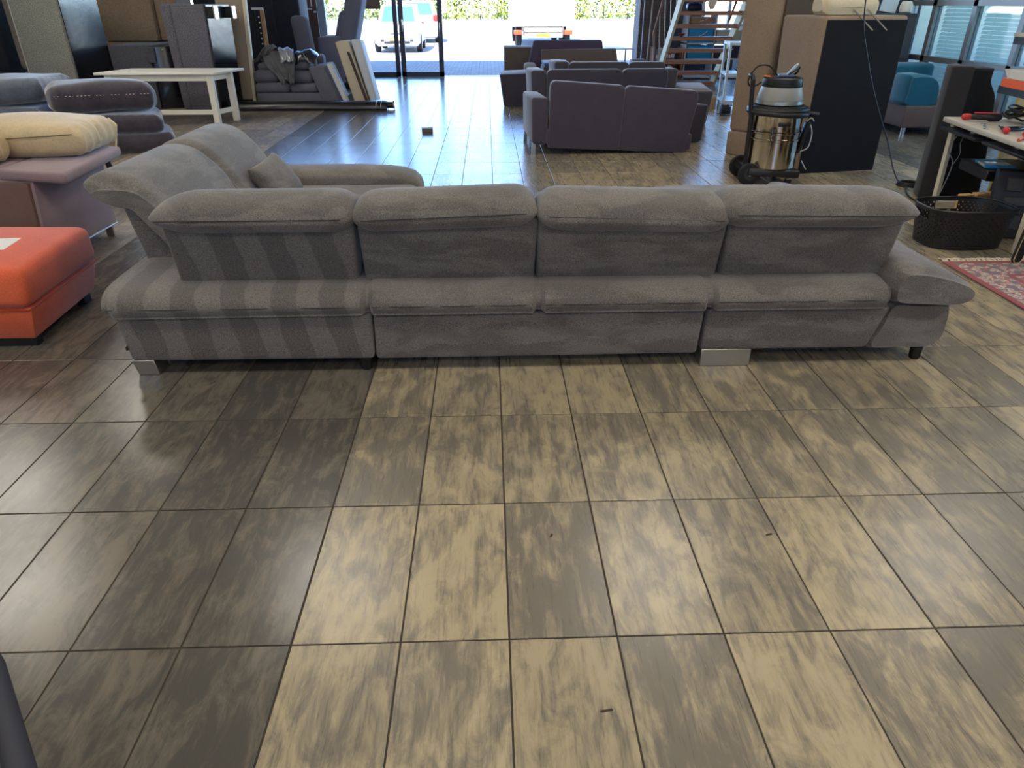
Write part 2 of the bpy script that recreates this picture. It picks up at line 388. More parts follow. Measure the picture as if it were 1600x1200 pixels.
# ---- brick pier at the right of the entrance: courses of single bricks
pier = struct(MB().box(3.47, 4.08, FY-.5, FY+.16, 0, 4.05).make('wall_pier', mat('mortar', (120, 110, 104), .9), smooth=False))
bme = None
for k in range(26):
    z = .065*k+.03
    xs = [3.46+(.0 if k % 2 else -.0)+q*.215 for q in range(3)]
    for q in range(3):
        w = .205
        x = 3.46+q*.207+.103
        if bme is None:
            o = MB().box(-.1, .1, -.05, .05, -.028, .028, .004, 1).make('brick', brick_m, pier, smooth=False); bme = o.data
        else:
            o = bpy.data.objects.new('brick', bme); COL.objects.link(o); o.parent = pier
        o.location = (x, FY-.5+.04+random.uniform(-.004, .002), z+.01)

# ---- glazed front: fixed panes, mullions, sliding door leaf
def glazed(name, x0, x1, z0, z1, y, fw=.07, m=alu_dark, g=glass, bars=()):
    r = MB()
    r.box(x0, x1, y-.04, y+.04, z0, z0+fw).box(x0, x1, y-.04, y+.04, z1-fw, z1).box(x0, x0+fw, y-.04, y+.04, z0, z1).box(x1-fw, x1, y-.04, y+.04, z0, z1)
    w = struct(r.make(name, m, smooth=False))
    MB().box(x0+fw*.7, x1-fw*.7, y-.006, y+.006, z0+fw*.7, z1-fw*.7).make('pane', g, w, smooth=False)
    return w
glazed('window_1', -8.4, -6.9, 0, 4.05, FY)
glazed('window_2', -6.9, -5.4, 0, 4.05, FY)
glazed('window_3', -5.4, -3.8, 0, 4.05, FY, fw=.1)
glazed('window_4', -3.8, -2.06, 0, 4.05, FY, fw=.1)
struct(MB().box(-3.92, -3.68, FY-.09, FY+.09, 0, 4.05).make('trim_1', mat('blue_grey_frame', (150, 160, 172), .4, .2), smooth=False))
d1 = glazed('door_1', -2.02, -1.02, .0, 4.05, FY-.09, fw=.11)
MB().box(-1.955, -1.925, FY-.16, FY-.12, .95, 1.22, .008).make('door_handle', mat('chrome', (225, 225, 225), .18, 1), d1)
MB().box(-1.10, -1.075, FY-.16, FY-.12, .85, 1.15, .008).make('door_lock', MATS['chrome'], d1)
struct(MB().box(-2.10, 3.47, FY-.2, FY+.1, -.02, .006).make('trim_2', mat('threshold_steel', (150, 152, 156), .35, .8), smooth=False))
glazed('window_5', 5.0, 7.6, .35, 4.05, FY, m=mat('white_frame', (214, 216, 216), .5))
MB().box(5.62, 5.68, FY-.045, FY+.045, .4, 4.0).make('mullion', MATS['white_frame'], bpy.data.objects['window_5'], smooth=False)

# ---- office partition on the right with venetian blinds behind the glass
PX = 6.5
off_glass = glass_mat('office_glass', (226, 240, 240), 1.2)
fr = MB()
for y in (3.65, 5.3, 6.3, 7.3, 8.3, 9.3, 10.3, 11.25, 11.9): fr.box(PX-.05, PX+.05, y-.045, y+.045, 0, 3.0)
for z in (.02, .78, 1.50, 2.95): fr.box(PX-.05, PX+.05, 3.6, 12.0, z, z+.07)
part = struct(fr.make('wall_office', alu_grey, smooth=False))
for a, b_ in zip((3.65, 5.3, 6.3, 7.3, 8.3, 9.3, 10.3, 11.25), (5.3, 6.3, 7.3, 8.3, 9.3, 10.3, 11.25, 11.9)):
    for z0, z1 in ((.09, .78), (.85, 1.50), (1.57, 2.95)):
        MB().box(PX-.008, PX+.008, a+.045, b_-.045, z0, z1).make('pane', off_glass, part, smooth=False)
wall('wall_office_top', (PX-.06, PX+.06, 3.6, 12.0, 3.0, 4.4))
blind_m = translucent('blind_slat', (176, 190, 190), .5)
for a, b_, bl_l in ((8.35, 9.25, 'pale venetian blind behind the office glass, next to the chipboard'), (9.35, 10.25, 'pale venetian blind behind the office glass over the black waisted armchair'), (10.35, 11.2, 'pale venetian blind behind the office glass right behind the teal sofa')):
    r = MB()
    for k in range(56):
        z = .12+k*.05; r.add([(PX+.09, a, z), (PX+.115, a, z+.042), (PX+.115, b_, z+.042), (PX+.09, b_, z)], [(0, 1, 2, 3)])
    bl = tag(r.make('venetian_blind', blind_m, smooth=False), bl_l, 'blind', 'venetian blinds behind the office glass')
    r2 = MB()
    for y in (a+.2, b_-.2): r2.tube([(PX+.108, y, .1), (PX+.108, y, 2.9)], .002, 4)
    r2.make('ladder_cord', mat('cord_grey', (70, 76, 80), .8), bl)
    MB().box(PX+.045, PX+.13, a, b_, 2.9, 2.95).make('head_rail', blind_m, bl, smooth=False)
wall('wall_office_back', (8.9, 9.0, 3.6, 12.0, 0, .9), (8.9, 9.0, 3.6, 12.0, 2.6, 4.4), m=plaster)

# ---- outside: paved yard
def paving():
    m, n, l, b = _new('block_paving')
    geo = n.new('ShaderNodeNewGeometry'); br = n.new('ShaderNodeTexBrick'); br.inputs['Scale'].default_value = 1
    br.inputs['Brick Width'].default_value = .21; br.inputs['Row Height'].default_value = .105; br.inputs['Mortar Size'].default_value = .008
    br.inputs['Color1'].default_value = hexc(150, 142, 136); br.inputs['Color2'].default_value = hexc(128, 122, 120); br.inputs['Mortar'].default_value = hexc(80, 78, 74)
    l.new(geo.outputs['Position'], br.inputs['Vector']); l.new(br.outputs[0], b.inputs['Base Color']); b.inputs['Roughness'].default_value = .9
    return m
struct(MB().box(-60, 60, FY+.06, 110, -.3, -.0005).make('ground_yard', paving(), smooth=False))

# ---- ceiling lamps, added out of view above the frame to light the hall
lamp_frame = mat('lamp_frame', (225, 225, 222), .4)
diff_m = emit_mat('lamp_diffuser', (255, 240, 215), 3.0)
lamp = None
LW = 33
for (x, y) in [(-5.4, -3), (-1.8, -3), (1.8, -3), (5.0, -3), (-5.4, 1.5), (-1.8, 1.5), (1.8, 1.5), (5.0, 1.5), (-5.4, 6), (-1.8, 6), (1.8, 6), (5.0, 6), (-5.4, 10), (4.6, 11), (-6.6, 8)]:
    if lamp is None:
        lamp = thing('added_ceiling_lamp', 'white square lamp panel added out of view under the hall ceiling', 'lamp', (x, y, 4.4), group='added ceiling lamp panels')
        MB().box(-.62, .62, -.62, .62, -.07, 0, .01).make('frame', lamp_frame, lamp)
        MB().box(-.58, .58, -.58, .58, -.085, -.065, .004).make('diffuser', diff_m, lamp)
        o = lamp
    else: o = copy_tree(lamp); o.location = (x, y, 4.4)
    ld = bpy.data.lights.new('hall_fill_light', 'AREA'); ld.shape = 'SQUARE'; ld.size = 1.1; ld.energy = LW; ld.color = (1, .955, .88)
    lo = bpy.data.objects.new('hall_fill_light', ld); COL.objects.link(lo); lo.location = (x, y, 4.30)

ol = thing('added_office_lamp', 'cool white strip lamp added unseen under the office ceiling behind the glass', 'lamp', (7.5, 9.6, 4.32))  # unseen lamp added to brighten the blinds and the office
MB().box(-.15, .15, -1.4, 1.4, 0, .08, .01).make('housing', lamp_frame, ol)
MB().box(-.12, .12, -1.35, 1.35, -.02, .005, .004).make('tube_cover', emit_mat('cool_tube', (210, 235, 255), 3), ol)
ld = bpy.data.lights.new('office_fill_light', 'AREA'); ld.shape = 'RECTANGLE'; ld.size = .3; ld.size_y = 2.7; ld.energy = 135; ld.color = (.90, .97, .98)
lo = bpy.data.objects.new('office_fill_light', ld); COL.objects.link(lo); lo.location = (7.5, 9.6, 4.28)
wall('wall_office_end', (6.5, 9.0, 3.5, 3.6, 0, 4.4))
# ================================================================ the grey sectional sofa
vel = velvet_sofa('velvet_grey', False); velS = velvet_sofa('velvet_grey_brushed', True)
chrome = MATS['chrome']; blackp = mat('black_plastic', (26, 26, 28), .45); black_wood = mat('black_wood', (22, 21, 22), .5)
seam_m = mat('seam_thread', (58, 54, 51), .9)
sofa = thing('sectional_sofa', 'large U-shaped grey velvet sectional sofa seen from behind with tilted headrests', 'sofa')
def spart(b, name, m=None, sub=0, **k): return b.make(name, m or vel, sofa, True, sub, **k)
# bases
b = MB().hexa([(-1.685, 2.985, .075), (-.556, 2.985, .07), (-.556, 5.0, .07), (-1.685, 5.0, .075), (-1.705, 2.975, .305), (-.548, 2.975, .305), (-.548, 5.0, .305), (-1.705, 5.0, .305)], .018, 3)
spart(b, 'base', velS)
spart(MB().hexa([(-.548, 2.99, .065), (.980, 2.99, .068), (.980, 3.95, .068), (-.548, 3.95, .065), (-.542, 2.98, .295), (.990, 2.98, .295), (.990, 3.95, .295), (-.542, 3.95, .295)], .018, 3), 'base')
spart(MB().hexa([(.996, 2.99, .085), (1.80, 2.99, .085), (1.80, 4.85, .085), (.996, 4.85, .085), (1.008, 2.98, .30), (1.868, 2.98, .30), (1.868, 4.85, .30), (1.008, 4.85, .30)], .018, 3), 'base')
spart(MB().loft(spline([(1.805, .085), (1.95, .08), (2.09, .08), (2.16, .12), (2.172, .20), (2.15, .30), (2.0, .31), (1.872, .31), (1.838, .20)], 5), 'y', ends(2.985, 4.8, .03, .03, 4, .9, .9), (1.98, .2)), 'arm_base')
# rear bolster pads: rounded lip hanging over the base
PADSEC = [(2.985, .300), (2.952, .318), (2.940, .350), (2.956, .385), (3.00, .412), (3.08, .424), (3.30, .426), (3.62, .42), (3.62, .30), (3.3, .296)]
def pad(x0, x1, m, ra=.03, rb=.03):
    o = spart(MB().loft(spline(PADSEC, 5), 'x', ends(x0, x1, ra, rb, 6, .90, .90), (3.28, .355)).wobble(.003, 9, int(x0*100)), 'back_pad', m)
    MB().tube([(x0+.03+(x1-x0-.06)*i/12, 2.9395+.003*math.sin(i*1.7), .350) for i in range(13)], .0022, 5).make('seam', seam_m, o)
    return o
pad(-1.745, -.556, velS, .06, .03); pad(-.566, .216, vel); pad(.214, 1.006, vel); pad(1.006, 1.842, vel)
# left wing pad along the run
spart(MB().box(-1.745, -1.3, 3.2, 5.02, .296, .428, .055, 4), 'wing_pad', velS)
# backrest panels and headrests along the rear
HEAD = [(2.968, .738), (2.984, .776), (3.03, .806), (3.12, .826), (3.21, .818), (3.30, .785), (3.37, .735), (3.34, .68), (3.20, .655), (3.07, .660), (2.998, .682), (2.970, .712)]
CUSH = [(3.20, .72), (3.34, .74), (3.42, .66), (3.50, .56), (3.56, .45), (3.50, .40), (3.24, .40), (3.20, .55)]
units = [(-1.432, -.605, -1.468, -.585, velS, 0, 0), (-.580, .212, -.600, .208, vel, -.006, .018), (.217, 1.066, .206, 1.068, vel, .004, -.022), (1.076, 1.870, 1.020, 1.905, vel, .003, -.01)]
for k, (a, c, ha, hb, m, dl, dr) in enumerate(units):
    zb = .398
    spart(MB().hexa([(a, 3.115, zb), (c-.012, 3.115, zb+dr*.3), (c-.012, 3.25, zb), (a, 3.25, zb), (a-.006, 3.045, .72), (c+.004, 3.045, .72), (c+.004, 3.24, .74), (a-.006, 3.24, .74)], .022, 3).wobble(.003, 8, k), 'backrest', m)
    sec = spline(HEAD, 4)
    hd = MB().loft(sec, 'x', ends(ha, hb, .20 if k in (0,) else .11, .20 if k == 3 else .11, 9, .10, .10, ya=.35), (3.15, .738))
    # tilt of the headrest along its length
    hd.v = [(x, y, z+dl+(dr-dl)*(x-ha)/(hb-ha)) for x, y, z in hd.v]
    h = spart(hd.wobble(.004, 11, k+20), 'headrest', m if k else vel)
    MB().tube([(ha+.05+(hb-ha-.1)*i/10, 2.9675+.0, .738+dl+(dr-dl)*i/10) for i in range(11)], .0022, 5).make('seam', seam_m, h)
    spart(MB().loft(spline(CUSH, 4), 'x', ends(a+.01, c-.01, .05, .05, 5, .75, .75), (3.36, .56)), 'back_cushion', vel)
# left run: two wave-shaped backrests facing the seats, folded outwards
WAVE = [(-1.950, .783), (-1.925, .812), (-1.865, .834), (-1.785, .838), (-1.70, .812), (-1.631, .757), (-1.56, .668), (-1.50, .555), (-1.445, .42), (-1.55, .40), (-1.66, .56), (-1.72, .665), (-1.80, .692), (-1.905, .737)]
def wave(y0, y1, dz, seed, dx=0):
    sec = spline([(x+dx, z+dz*(z > .5)) for x, z in WAVE], 5)
    st = ends(y0, y1, .10, .06, 8, .55, .72, ya=.55)
    w = MB().loft(sec, 'y', st, (-1.70, .70)); 
    r = random.Random(seed)
    w.v = [(x+.004*math.sin(38*y+9*z+seed)*max(0, 1-(y-y0)/.25), y, z+.004*math.sin(31*x+seed)*max(0, 1-(y-y0)/.3)) for x, y, z in w.v]
    return spart(w, 'backrest', vel)
wave(3.40, 4.32, 0, 3); wave(4.30, 5.06, .006, 5, .006)
spart(MB().hexa([(-1.728, 3.45, .41), (-1.552, 3.45, .41), (-1.552, 4.3, .41), (-1.728, 4.3, .41), (-1.775, 3.43, .70), (-1.64, 3.45, .70), (-1.64, 4.3, .70), (-1.775, 4.3, .70)], .02, 3), 'back_panel', vel)
spart(MB().hexa([(-1.728, 4.32, .41), (-1.552, 4.32, .41), (-1.552, 5.08, .41), (-1.728, 5.08, .41), (-1.775, 4.32, .70), (-1.64, 4.32, .70), (-1.64, 5.08, .70), (-1.775, 5.08, .70)], .02, 3), 'back_panel', vel)
# seats
spart(MB().box(-1.50, -.50, 3.5, 4.42, .285, .425, .05, 4), 'seat_cushion'); spart(MB().box(-1.50, -.50, 4.43, 5.06, .285, .428, .055, 4), 'seat_cushion')
spart(MB().box(-.53, .21, 3.45, 3.98, .28, .42, .05, 4), 'seat_cushion'); spart(MB().box(.215, .995, 3.45, 3.98, .28, .42, .05, 4), 'seat_cushion')
spart(MB().prism(spline([(1.005, 3.45), (1.86, 3.45), (1.86, 4.6), (1.80, 4.88), (1.45, 4.94), (1.10, 4.88), (1.005, 4.6)], 6), 'z', .285, .43, .04, 4), 'seat_cushion')
# far arm of the left run, low and rounded at the front
ARM = spline([(5.02, .10), (5.02, .42), (5.05, .50), (5.14, .525), (5.28, .52), (5.38, .47), (5.39, .35), (5.36, .10)], 4)
spart(MB().loft(ARM, 'x', [(-1.72, .96, .97)]+[(-1.70, 1, 1), (-.95, 1, 1), (-.75, 1, .985), (-.62, .99, .95), (-.54, .96, .89), (-.50, .9, .80), (-.485, .8, .70)], (5.2, .10)), 'armrest')
# sloping armrest on the right
ARMR = spline([(2.238, .352), (2.225, .395), (2.15, .438), (2.03, .478), (1.90, .498), (1.845, .47), (1.83, .38), (1.86, .315), (2.02, .302), (2.14, .298), (2.21, .315)], 4)
spart(MB().loft(ARMR, 'y', ends(2.945, 4.75, .10, .08, 8, .72, .72, ya=.45), (2.03, .385)).wobble(.003, 10, 4), 'armrest')
# feet
def leg(bld, m): bld.make('leg', m, sofa)
brushed = mat('brushed_steel', (176, 174, 166), .34, .9, var=.05, scale=30)
leg(MB().hexa([(-1.672, 2.992, 0), (-1.575, 2.992, 0), (-1.575, 3.10, 0), (-1.672, 3.10, 0), (-1.688, 2.985, .08), (-1.585, 2.985, .08), (-1.585, 3.10, .08), (-1.688, 3.10, .08)], .003, 1), brushed)
leg(MB().box(1.003, 1.243, 2.99, 3.09, 0, .09, .003, 1), brushed)
for x, y in ((-.604, 3.03), (2.09, 3.05), (.2, 3.85), (1.7, 4.7), (-.62, 4.9), (-1.6, 4.9)):
    leg(MB().lathe([(.022, 0), (.026, .01), (.028, .085)], (x, y, 0), 20), black_wood)
MB().box(-1.692, -1.686, 2.978, 2.992, .135, .155).make('care_tag', mat('brown_tag', (60, 44, 36), .8), sofa, smooth=False)
rebase(sofa, (.25, 3.8, 0))
# throw cushion on the left run
tcb = MB().pillow(.37, .29, .13, 16, .5, .05, .006, 3)
_a = Vector((.15, .98, .10)).normalized(); _b = Vector((-.58, .05, .80)); _b = (_b-_a*_b.dot(_a)).normalized(); _n = _a.cross(_b)
tcb.v = [tuple(Vector((-1.375, 4.66, .545))+_a*x+_b*y+_n*z) for x, y, z in tcb.v]
tc_ = tag(tcb.make('throw_cushion', vel), 'small grey velvet throw cushion leaning on the folded sofa back', 'cushion')
# ================================================================ left side of the hall
lining = mat('black_lining', (18, 20, 26), .22, spec=.8, bump=.5, bscale=7)
# ---- orange ottoman
orange = fabric('orange_weave', (212, 96, 62), .08, 300, .3, speck=.22)
ott = thing('ottoman', 'orange woven ottoman with black block feet beside the grey sofa', 'ottoman')
MB().hexa([(-3.12, 3.325, .05), (-2.318, 3.315, .05), (-2.365, 4.03, .05), (-3.12, 4.04, .05), (-3.14, 3.30, .225), (-2.268, 3.29, .225), (-2.325, 4.06, .225), (-3.14, 4.06, .225)], .012, 2).make('body', orange, ott)
top = MB().hexa([(-3.16, 3.275, .225), (-2.262, 3.265, .225), (-2.316, 4.085, .225), (-3.16, 4.085, .225), (-3.13, 3.30, .435), (-2.252, 3.29, .42), (-2.31, 4.06, .425), (-3.13, 4.06, .435)], .05, 5)
top.v = [(x, y, z+.022*max(0, 1-((x+2.7)/.45)**2)*max(0, 1-((y-3.68)/.4)**2) if z > .33 else z) for x, y, z in top.v]
top.make('seat_cushion', orange, ott)
MB().tube([(-3.1, 3.262, .226), (-2.263, 3.258, .226), (-2.312, 4.08, .226)], .004, 5).make('piping', fabric('orange_dark', (150, 52, 32)), ott)
for x0, x1, y0, y1 in ((-2.62, -2.335, 3.34, 3.40), (-2.42, -2.372, 3.90, 3.98), (-3.08, -2.9, 3.34, 3.40), (-3.08, -2.9, 3.92, 3.98)):
    MB().box(x0, x1, y0, y1, 0, .055, .004, 1).make('foot', black_wood, ott)
rebase(ott, (-2.7, 3.68, 0))
PAPER_Z = .4306
tag(MB().box(-.15, .105, -.105, .105, 0, .0012).xf((-2.635, 3.69, PAPER_Z), ry=.017, rz=.12).make('paper_sheet', mat('white_paper', (226, 226, 222), .8), smooth=False), 'white sheet of paper lying on the orange ottoman', 'paper')

# ---- mauve sofa with wide flat armrest slabs
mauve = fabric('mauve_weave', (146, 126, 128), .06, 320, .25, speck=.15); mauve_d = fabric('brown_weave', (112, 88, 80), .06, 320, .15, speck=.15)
ms = thing('sofa', 'mauve upholstered sofa with broad flat arm slabs on chrome feet', 'sofa')
MB().hexa([(-3.75, 4.62, .09), (-2.86, 4.50, .09), (-2.83, 5.36, .09), (-3.75, 5.42, .09), (-3.75, 4.66, .565), (-2.86, 4.56, .565), (-2.80, 5.34, .565), (-3.75, 5.42, .565)], .015, 2).make('body', mauve, ms)
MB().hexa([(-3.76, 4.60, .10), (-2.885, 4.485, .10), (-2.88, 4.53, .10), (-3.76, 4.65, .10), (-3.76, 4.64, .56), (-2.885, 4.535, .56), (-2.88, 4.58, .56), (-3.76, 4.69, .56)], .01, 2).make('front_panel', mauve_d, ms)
MB().hexa([(-3.10, 4.605, .565), (-2.60, 4.47, .565), (-2.655, 5.34, .575), (-3.05, 5.42, .575), (-3.10, 4.60, .635), (-2.60, 4.465, .635), (-2.65, 5.35, .645), (-3.05, 5.42, .645)], .025, 4).make('arm_slab', mauve, ms)
MB().hexa([(-3.95, 4.75, .565), (-3.115, 4.61, .565), (-3.06, 5.42, .575), (-3.95, 5.5, .575), (-3.95, 4.75, .635), (-3.115, 4.605, .635), (-3.06, 5.42, .645), (-3.95, 5.5, .645)], .025, 4).make('arm_slab', mauve, ms)
for p in ((-2.87, 5.29), (-2.90, 4.58), (-3.7, 5.3), (-3.7, 4.72)):
    MB().box(p[0]-.02, p[0]+.035, p[1]-.012, p[1]+.012, 0, .10, .003, 1).make('leg', brushed, ms)
MB().tube([(-2.835, 4.55, .095), (-2.815, 5.33, .095)], .006, 6).make('base_trim', brushed, ms)
rebase(ms, (-3.3, 4.95, 0))
cream = fabric('cream_velvet', (196, 174, 136), .10, 60, .5, speck=.06, bump=.25)
# ---- stack of dark velvet cushions
dvel = fabric('plum_velvet', (62, 56, 64), .22, 40, .9, rough=.7, speck=.1, bump=.25); dvel2 = fabric('slate_velvet', (78, 86, 100), .25, 40, .9, rough=.7, speck=.1, bump=.25)
stitch = mat('pale_stitch', (190, 178, 160), .8)
def big_cushion(loc, w, d, h, rz, m, label, seed, ry=0, rx=0, stitched=False, dome_k=.10, wk=1.0):
    r = random.Random(seed)
    sec = MB().box(-w/2, w/2, -d/2, d/2, -h/2, h/2, h*.42, 6)
    # refine so the surface can sag and wrinkle
    bm_ = bmesh.new(); vs_ = [bm_.verts.new(p) for p in sec.v]
    for q in sec.f: bm_.faces.new([vs_[i] for i in q])
    bmesh.ops.subdivide_edges(bm_, edges=[e for e in bm_.edges if e.calc_length() > .1], cuts=12, use_grid_fill=True)
    mb = MB().bm(bm_)
    ph = [r.uniform(0, 6) for _ in range(8)]; o = []
    for x, y, z in mb.v:
        u, v_ = x/(w/2), y/(d/2); dome = max(0, 1-u*u)*max(0, 1-v_*v_)
        z2 = z*(1+(dome_k if z > 0 else .04)*dome)+.012*math.sin(5*x+ph[0])*math.cos(6*y+ph[1])
        e = max(abs(u), abs(v_)); wr = max(0, (e-.75)/.25)*.010*wk
        o.append((x+wr*math.sin(60*y+ph[2]+5*math.sin(9*x)), y+wr*math.sin(55*x+ph[3]+4*math.sin(11*y)), z2+wr*math.sin(50*(x+y)+ph[4])))
    mb.v = o
    q = mb.xf((0, 0, 0)).make('cushion', m); q.location = loc; q.rotation_euler = (rx, ry, rz); tag(q, label, 'cushion')
    if stitched:
        s_ = MB()
        for k in range(26):
            x = -w/2+.06+k*(w-.12)/26; s_.box(x, x+.018, -d/2-.001, -d/2+.012, h*.10, h*.10+.007)
        s_.make('stitching', stitch, q, smooth=False)
    return q
big_cushion((-4.30, 8.98, .105), .95, .80, .21, .42, dvel, 'dark plum velvet cushion at the bottom of the stack on the floor', 1)
big_cushion((-4.40, 8.98, .315), .95, .80, .20, .40, dvel, 'dark plum velvet cushion in the middle of the stack by the mauve sofa', 2)
big_cushion((-4.55, 9.02, .585), 1.10, .82, .30, .52, dvel, 'dark plum velvet cushion with dashed pale stitching on top of the stack', 5, rx=-.04, ry=.02, stitched=True, dome_k=.3)
big_cushion((-5.92, 9.35, .12), 1.25, .9, .24, .05, dvel2, 'slate blue velvet cushion lowest of its stack next to the plum cushions', 6)
big_cushion((-5.92, 9.35, .355), 1.25, .9, .22, .02, dvel2, 'slate blue velvet cushion between two alike next to the plum cushions', 7)
big_cushion((-5.88, 9.37, .622), 1.30, .9, .26, .05, dvel2, 'slate blue velvet cushion with sheen lying uppermost next to the plum stack', 8, ry=-.04, dome_k=.3)

cp = big_cushion((-3.18, 5.175, .742), .98, .60, .18, .06, cream, 'large plump cream velvet pillow on the mauve sofa arm', 21, dome_k=.7, wk=.8)
MB().tube([(-.44, -.305, .04), (-.3, -.312, .035), (-.05, -.308, .03), (.2, -.308, .04), (.43, -.29, .05)], .003, 5).make('piping', mat('olive_piping', (104, 90, 66), .9), cp)
big_cushion((-3.42, 4.735, .733), .62, .25, .17, .05, fabric('cream_velvet_dark', (176, 152, 114), .1, 60, .5, speck=.06, bump=.25), 'small cream velvet pillow lying in front of the larger cream pillow', 24, rx=.06, dome_k=.3)

# ---- plywood chair mostly hidden behind the mauve sofa
ch = thing('chair', 'bent plywood chair with thin dark legs behind the mauve sofa', 'chair', (-3.47, 6.3, 0), -1.0)
ply = mat('plywood', (104, 84, 66), .5, var=.15, scale=20); ply_e = mat('plywood_edge', (206, 190, 158), .5)
shell = spline([(-.2, .44), (.0, .42), (.18, .44), (.24, .48), (.27, .58), (.29, .66)], 5, False)
sh = MB(); v = []; f = []
for i, (y, z) in enumerate(shell):
    for s_ in (-1, 1): v.append((s_*.21, y, z))
n_ = len(shell)
for i in range(n_-1): f.append((2*i, 2*i+1, 2*i+3, 2*i+2))
v2 = [(x, y+.010, z-.010) for x, y, z in v]
sh.add(v+v2, f+[tuple(q+2*n_ for q in g[::-1]) for g in f])
sh.make('shell', ply, ch)
MB().tube([(.21, y+.005, z-.005) for y, z in shell]+[(-.21, shell[-1][0]+.005, shell[-1][1])]+[(-.21, y+.005, z-.005) for y, z in shell[::-1][1:]], .008, 6).make('shell_edge', ply_e, ch)
for x, y, dx, dy in ((.17, -.15, .06, -.06), (-.17, -.15, -.06, -.06), (.17, .16, .06, .08), (-.17, .16, -.06, .08)):
    MB().tube([(x, y, .425), (x+dx, y+dy, 0)], [.016, .010], 8).make('leg', black_wood, ch)

# ---- white bench table
white = mat('white_paint', (240, 234, 218), .45, var=.03, scale=12)
tb = thing('table', 'low white painted wooden table with a stretcher frame', 'table')
A, B, Cc, D = (-5.47, 10.78), (-3.80, 10.76), (-3.62, 11.52), (-5.28, 11.54)
MB().hexa([A+(.668,), B+(.668,), Cc+(.668,), D+(.668,), A+(.70,), B+(.70,), Cc+(.70,), D+(.70,)], .004, 1).make('table_top', white, tb)
MB().hexa([(-5.30, 10.83, .585), (-3.92, 10.81, .585), (-3.92, 10.85, .585), (-5.30, 10.87, .585), (-5.30, 10.83, .668), (-3.92, 10.81, .668), (-3.92, 10.85, .668), (-5.30, 10.87, .668)]).make('apron', white, tb, smooth=False)
MB().hexa([(-3.92, 10.86, .585), (-3.88, 10.86, .585), (-3.76, 11.30, .585), (-3.80, 11.30, .585), (-3.92, 10.86, .668), (-3.88, 10.86, .668), (-3.76, 11.30, .668), (-3.80, 11.30, .668)]).make('apron', white, tb, smooth=False)
for (x, y) in ((-3.90, 10.84), (-3.765, 11.26), (-5.31, 10.86), (-5.13, 11.28)):
    MB().box(x-.042, x+.042, y-.042, y+.042, 0, .668, .004, 1).make('leg', white, tb)
MB().hexa([(-5.27, 10.86, .14), (-3.94, 10.84, .14), (-3.94, 10.88, .14), (-5.27, 10.90, .14), (-5.27, 10.86, .20), (-3.94, 10.84, .20), (-3.94, 10.88, .20), (-5.27, 10.90, .20)]).make('stretcher', white, tb, smooth=False)
MB().hexa([(-3.915, 10.88, .14), (-3.875, 10.88, .14), (-3.755, 11.24, .14), (-3.795, 11.24, .14), (-3.915, 10.88, .20), (-3.875, 10.88, .20), (-3.755, 11.24, .20), (-3.795, 11.24, .20)]).make('stretcher', white, tb, smooth=False)
rebase(tb, (-4.5, 11.05, 0))

# ---- sofas stood on end along the left
gg = fabric('green_grey_weave', (128, 128, 119), .06, 60, .15, speck=.35); gb = fabric('taupe_weave', (124, 116, 108), .06, 60, .15, speck=.2)
s1 = thing('upended_sofa', 'green-grey sofa stood on end with glossy black underside lining', 'sofa')
MB().box(-6.87, -6.105, 11.8, 12.72, 0, 1.80, .02, 2).make('seat_base', gg, s1)
MB().box(-6.10, -6.085, 11.84, 12.70, .02, 1.78, .004, 1).wobble(.006, 7, 2).make('underside_lining', lining, s1)
MB().tube([(-6.868, 11.802, .02), (-6.868, 11.802, 1.77)], .008, 6).make('piping', fabric('pale_grey_cord', (168, 166, 156)), s1)
MB().box(-7.12, -6.885, 11.95, 12.75, .64, 1.80, .07, 4).make('back_cushion', gb, s1)
MB().box(-7.10, -6.885, 11.95, 12.75, 0, .62, .05, 4).make('back_cushion', gb, s1)
rebase(s1, (-6.5, 12.25, 0)); s1.location.x -= .04; s1.rotation_euler.z = -.16
s2 = thing('upended_sofa', 'green-grey sofa stood on end against the side wall beyond the stacked cushions', 'sofa')
MB().box(-7.98, -7.30, 11.6, 12.5, 0, 2.0, .04, 3).make('seat_base', gg, s2)
MB().box(-7.28, -7.265, 11.65, 12.45, .03, 1.97).make('underside_lining', lining, s2, smooth=False)
MB().box(-8.2, -7.99, 11.7, 12.5, 0, 1.95, .06, 3).make('back_cushion', gb, s2)
rebase(s2, (-7.7, 12.05, 0))
tan = fabric('brown_linen', (140, 120, 98), .06, 70, .15, speck=.18)
s3 = thing('upended_sofa', 'brown linen sofa stood on end between grey sofas', 'sofa')
MB().box(-6.75, -5.75, 13.85, 14.7, .96, 1.85, .03, 2).make('seat_base', tan, s3)
MB().box(-6.75, -5.75, 13.85, 14.7, 0, .95, .03, 2).make('seat_base', tan, s3)
MB().box(-5.74, -5.36, 13.95, 14.7, .96, 1.85, .04, 3).make('back_cushion', tan, s3)
MB().box(-5.74, -5.36, 13.95, 14.7, 0, .95, .04, 3).make('back_cushion', tan, s3)
rebase(s3, (-6.1, 14.3, 0))
char = fabric('charcoal_weave', (78, 78, 84), .06, 60, .15, speck=.3)
s4 = thing('upended_sofa', 'low charcoal sofa section tipped on its side with black lining behind the white table', 'sofa')
MB().box(-6.05, -5.42, 12.6, 13.7, 0, .955, .02, 2).make('seat_base', char, s4)
MB().hexa([(-5.41, 12.62, .0), (-5.08, 12.72, .0), (-5.08, 13.6, .0), (-5.41, 13.68, .0), (-5.41, 12.62, .94), (-5.08, 12.72, .94), (-5.08, 13.6, .94), (-5.41, 13.68, .94)], .01, 1).make('underside_lining', lining, s4)
MB().box(-5.47, -5.33, 12.58, 12.63, .70, .93, .006, 1).make('lining_flap', char, s4)
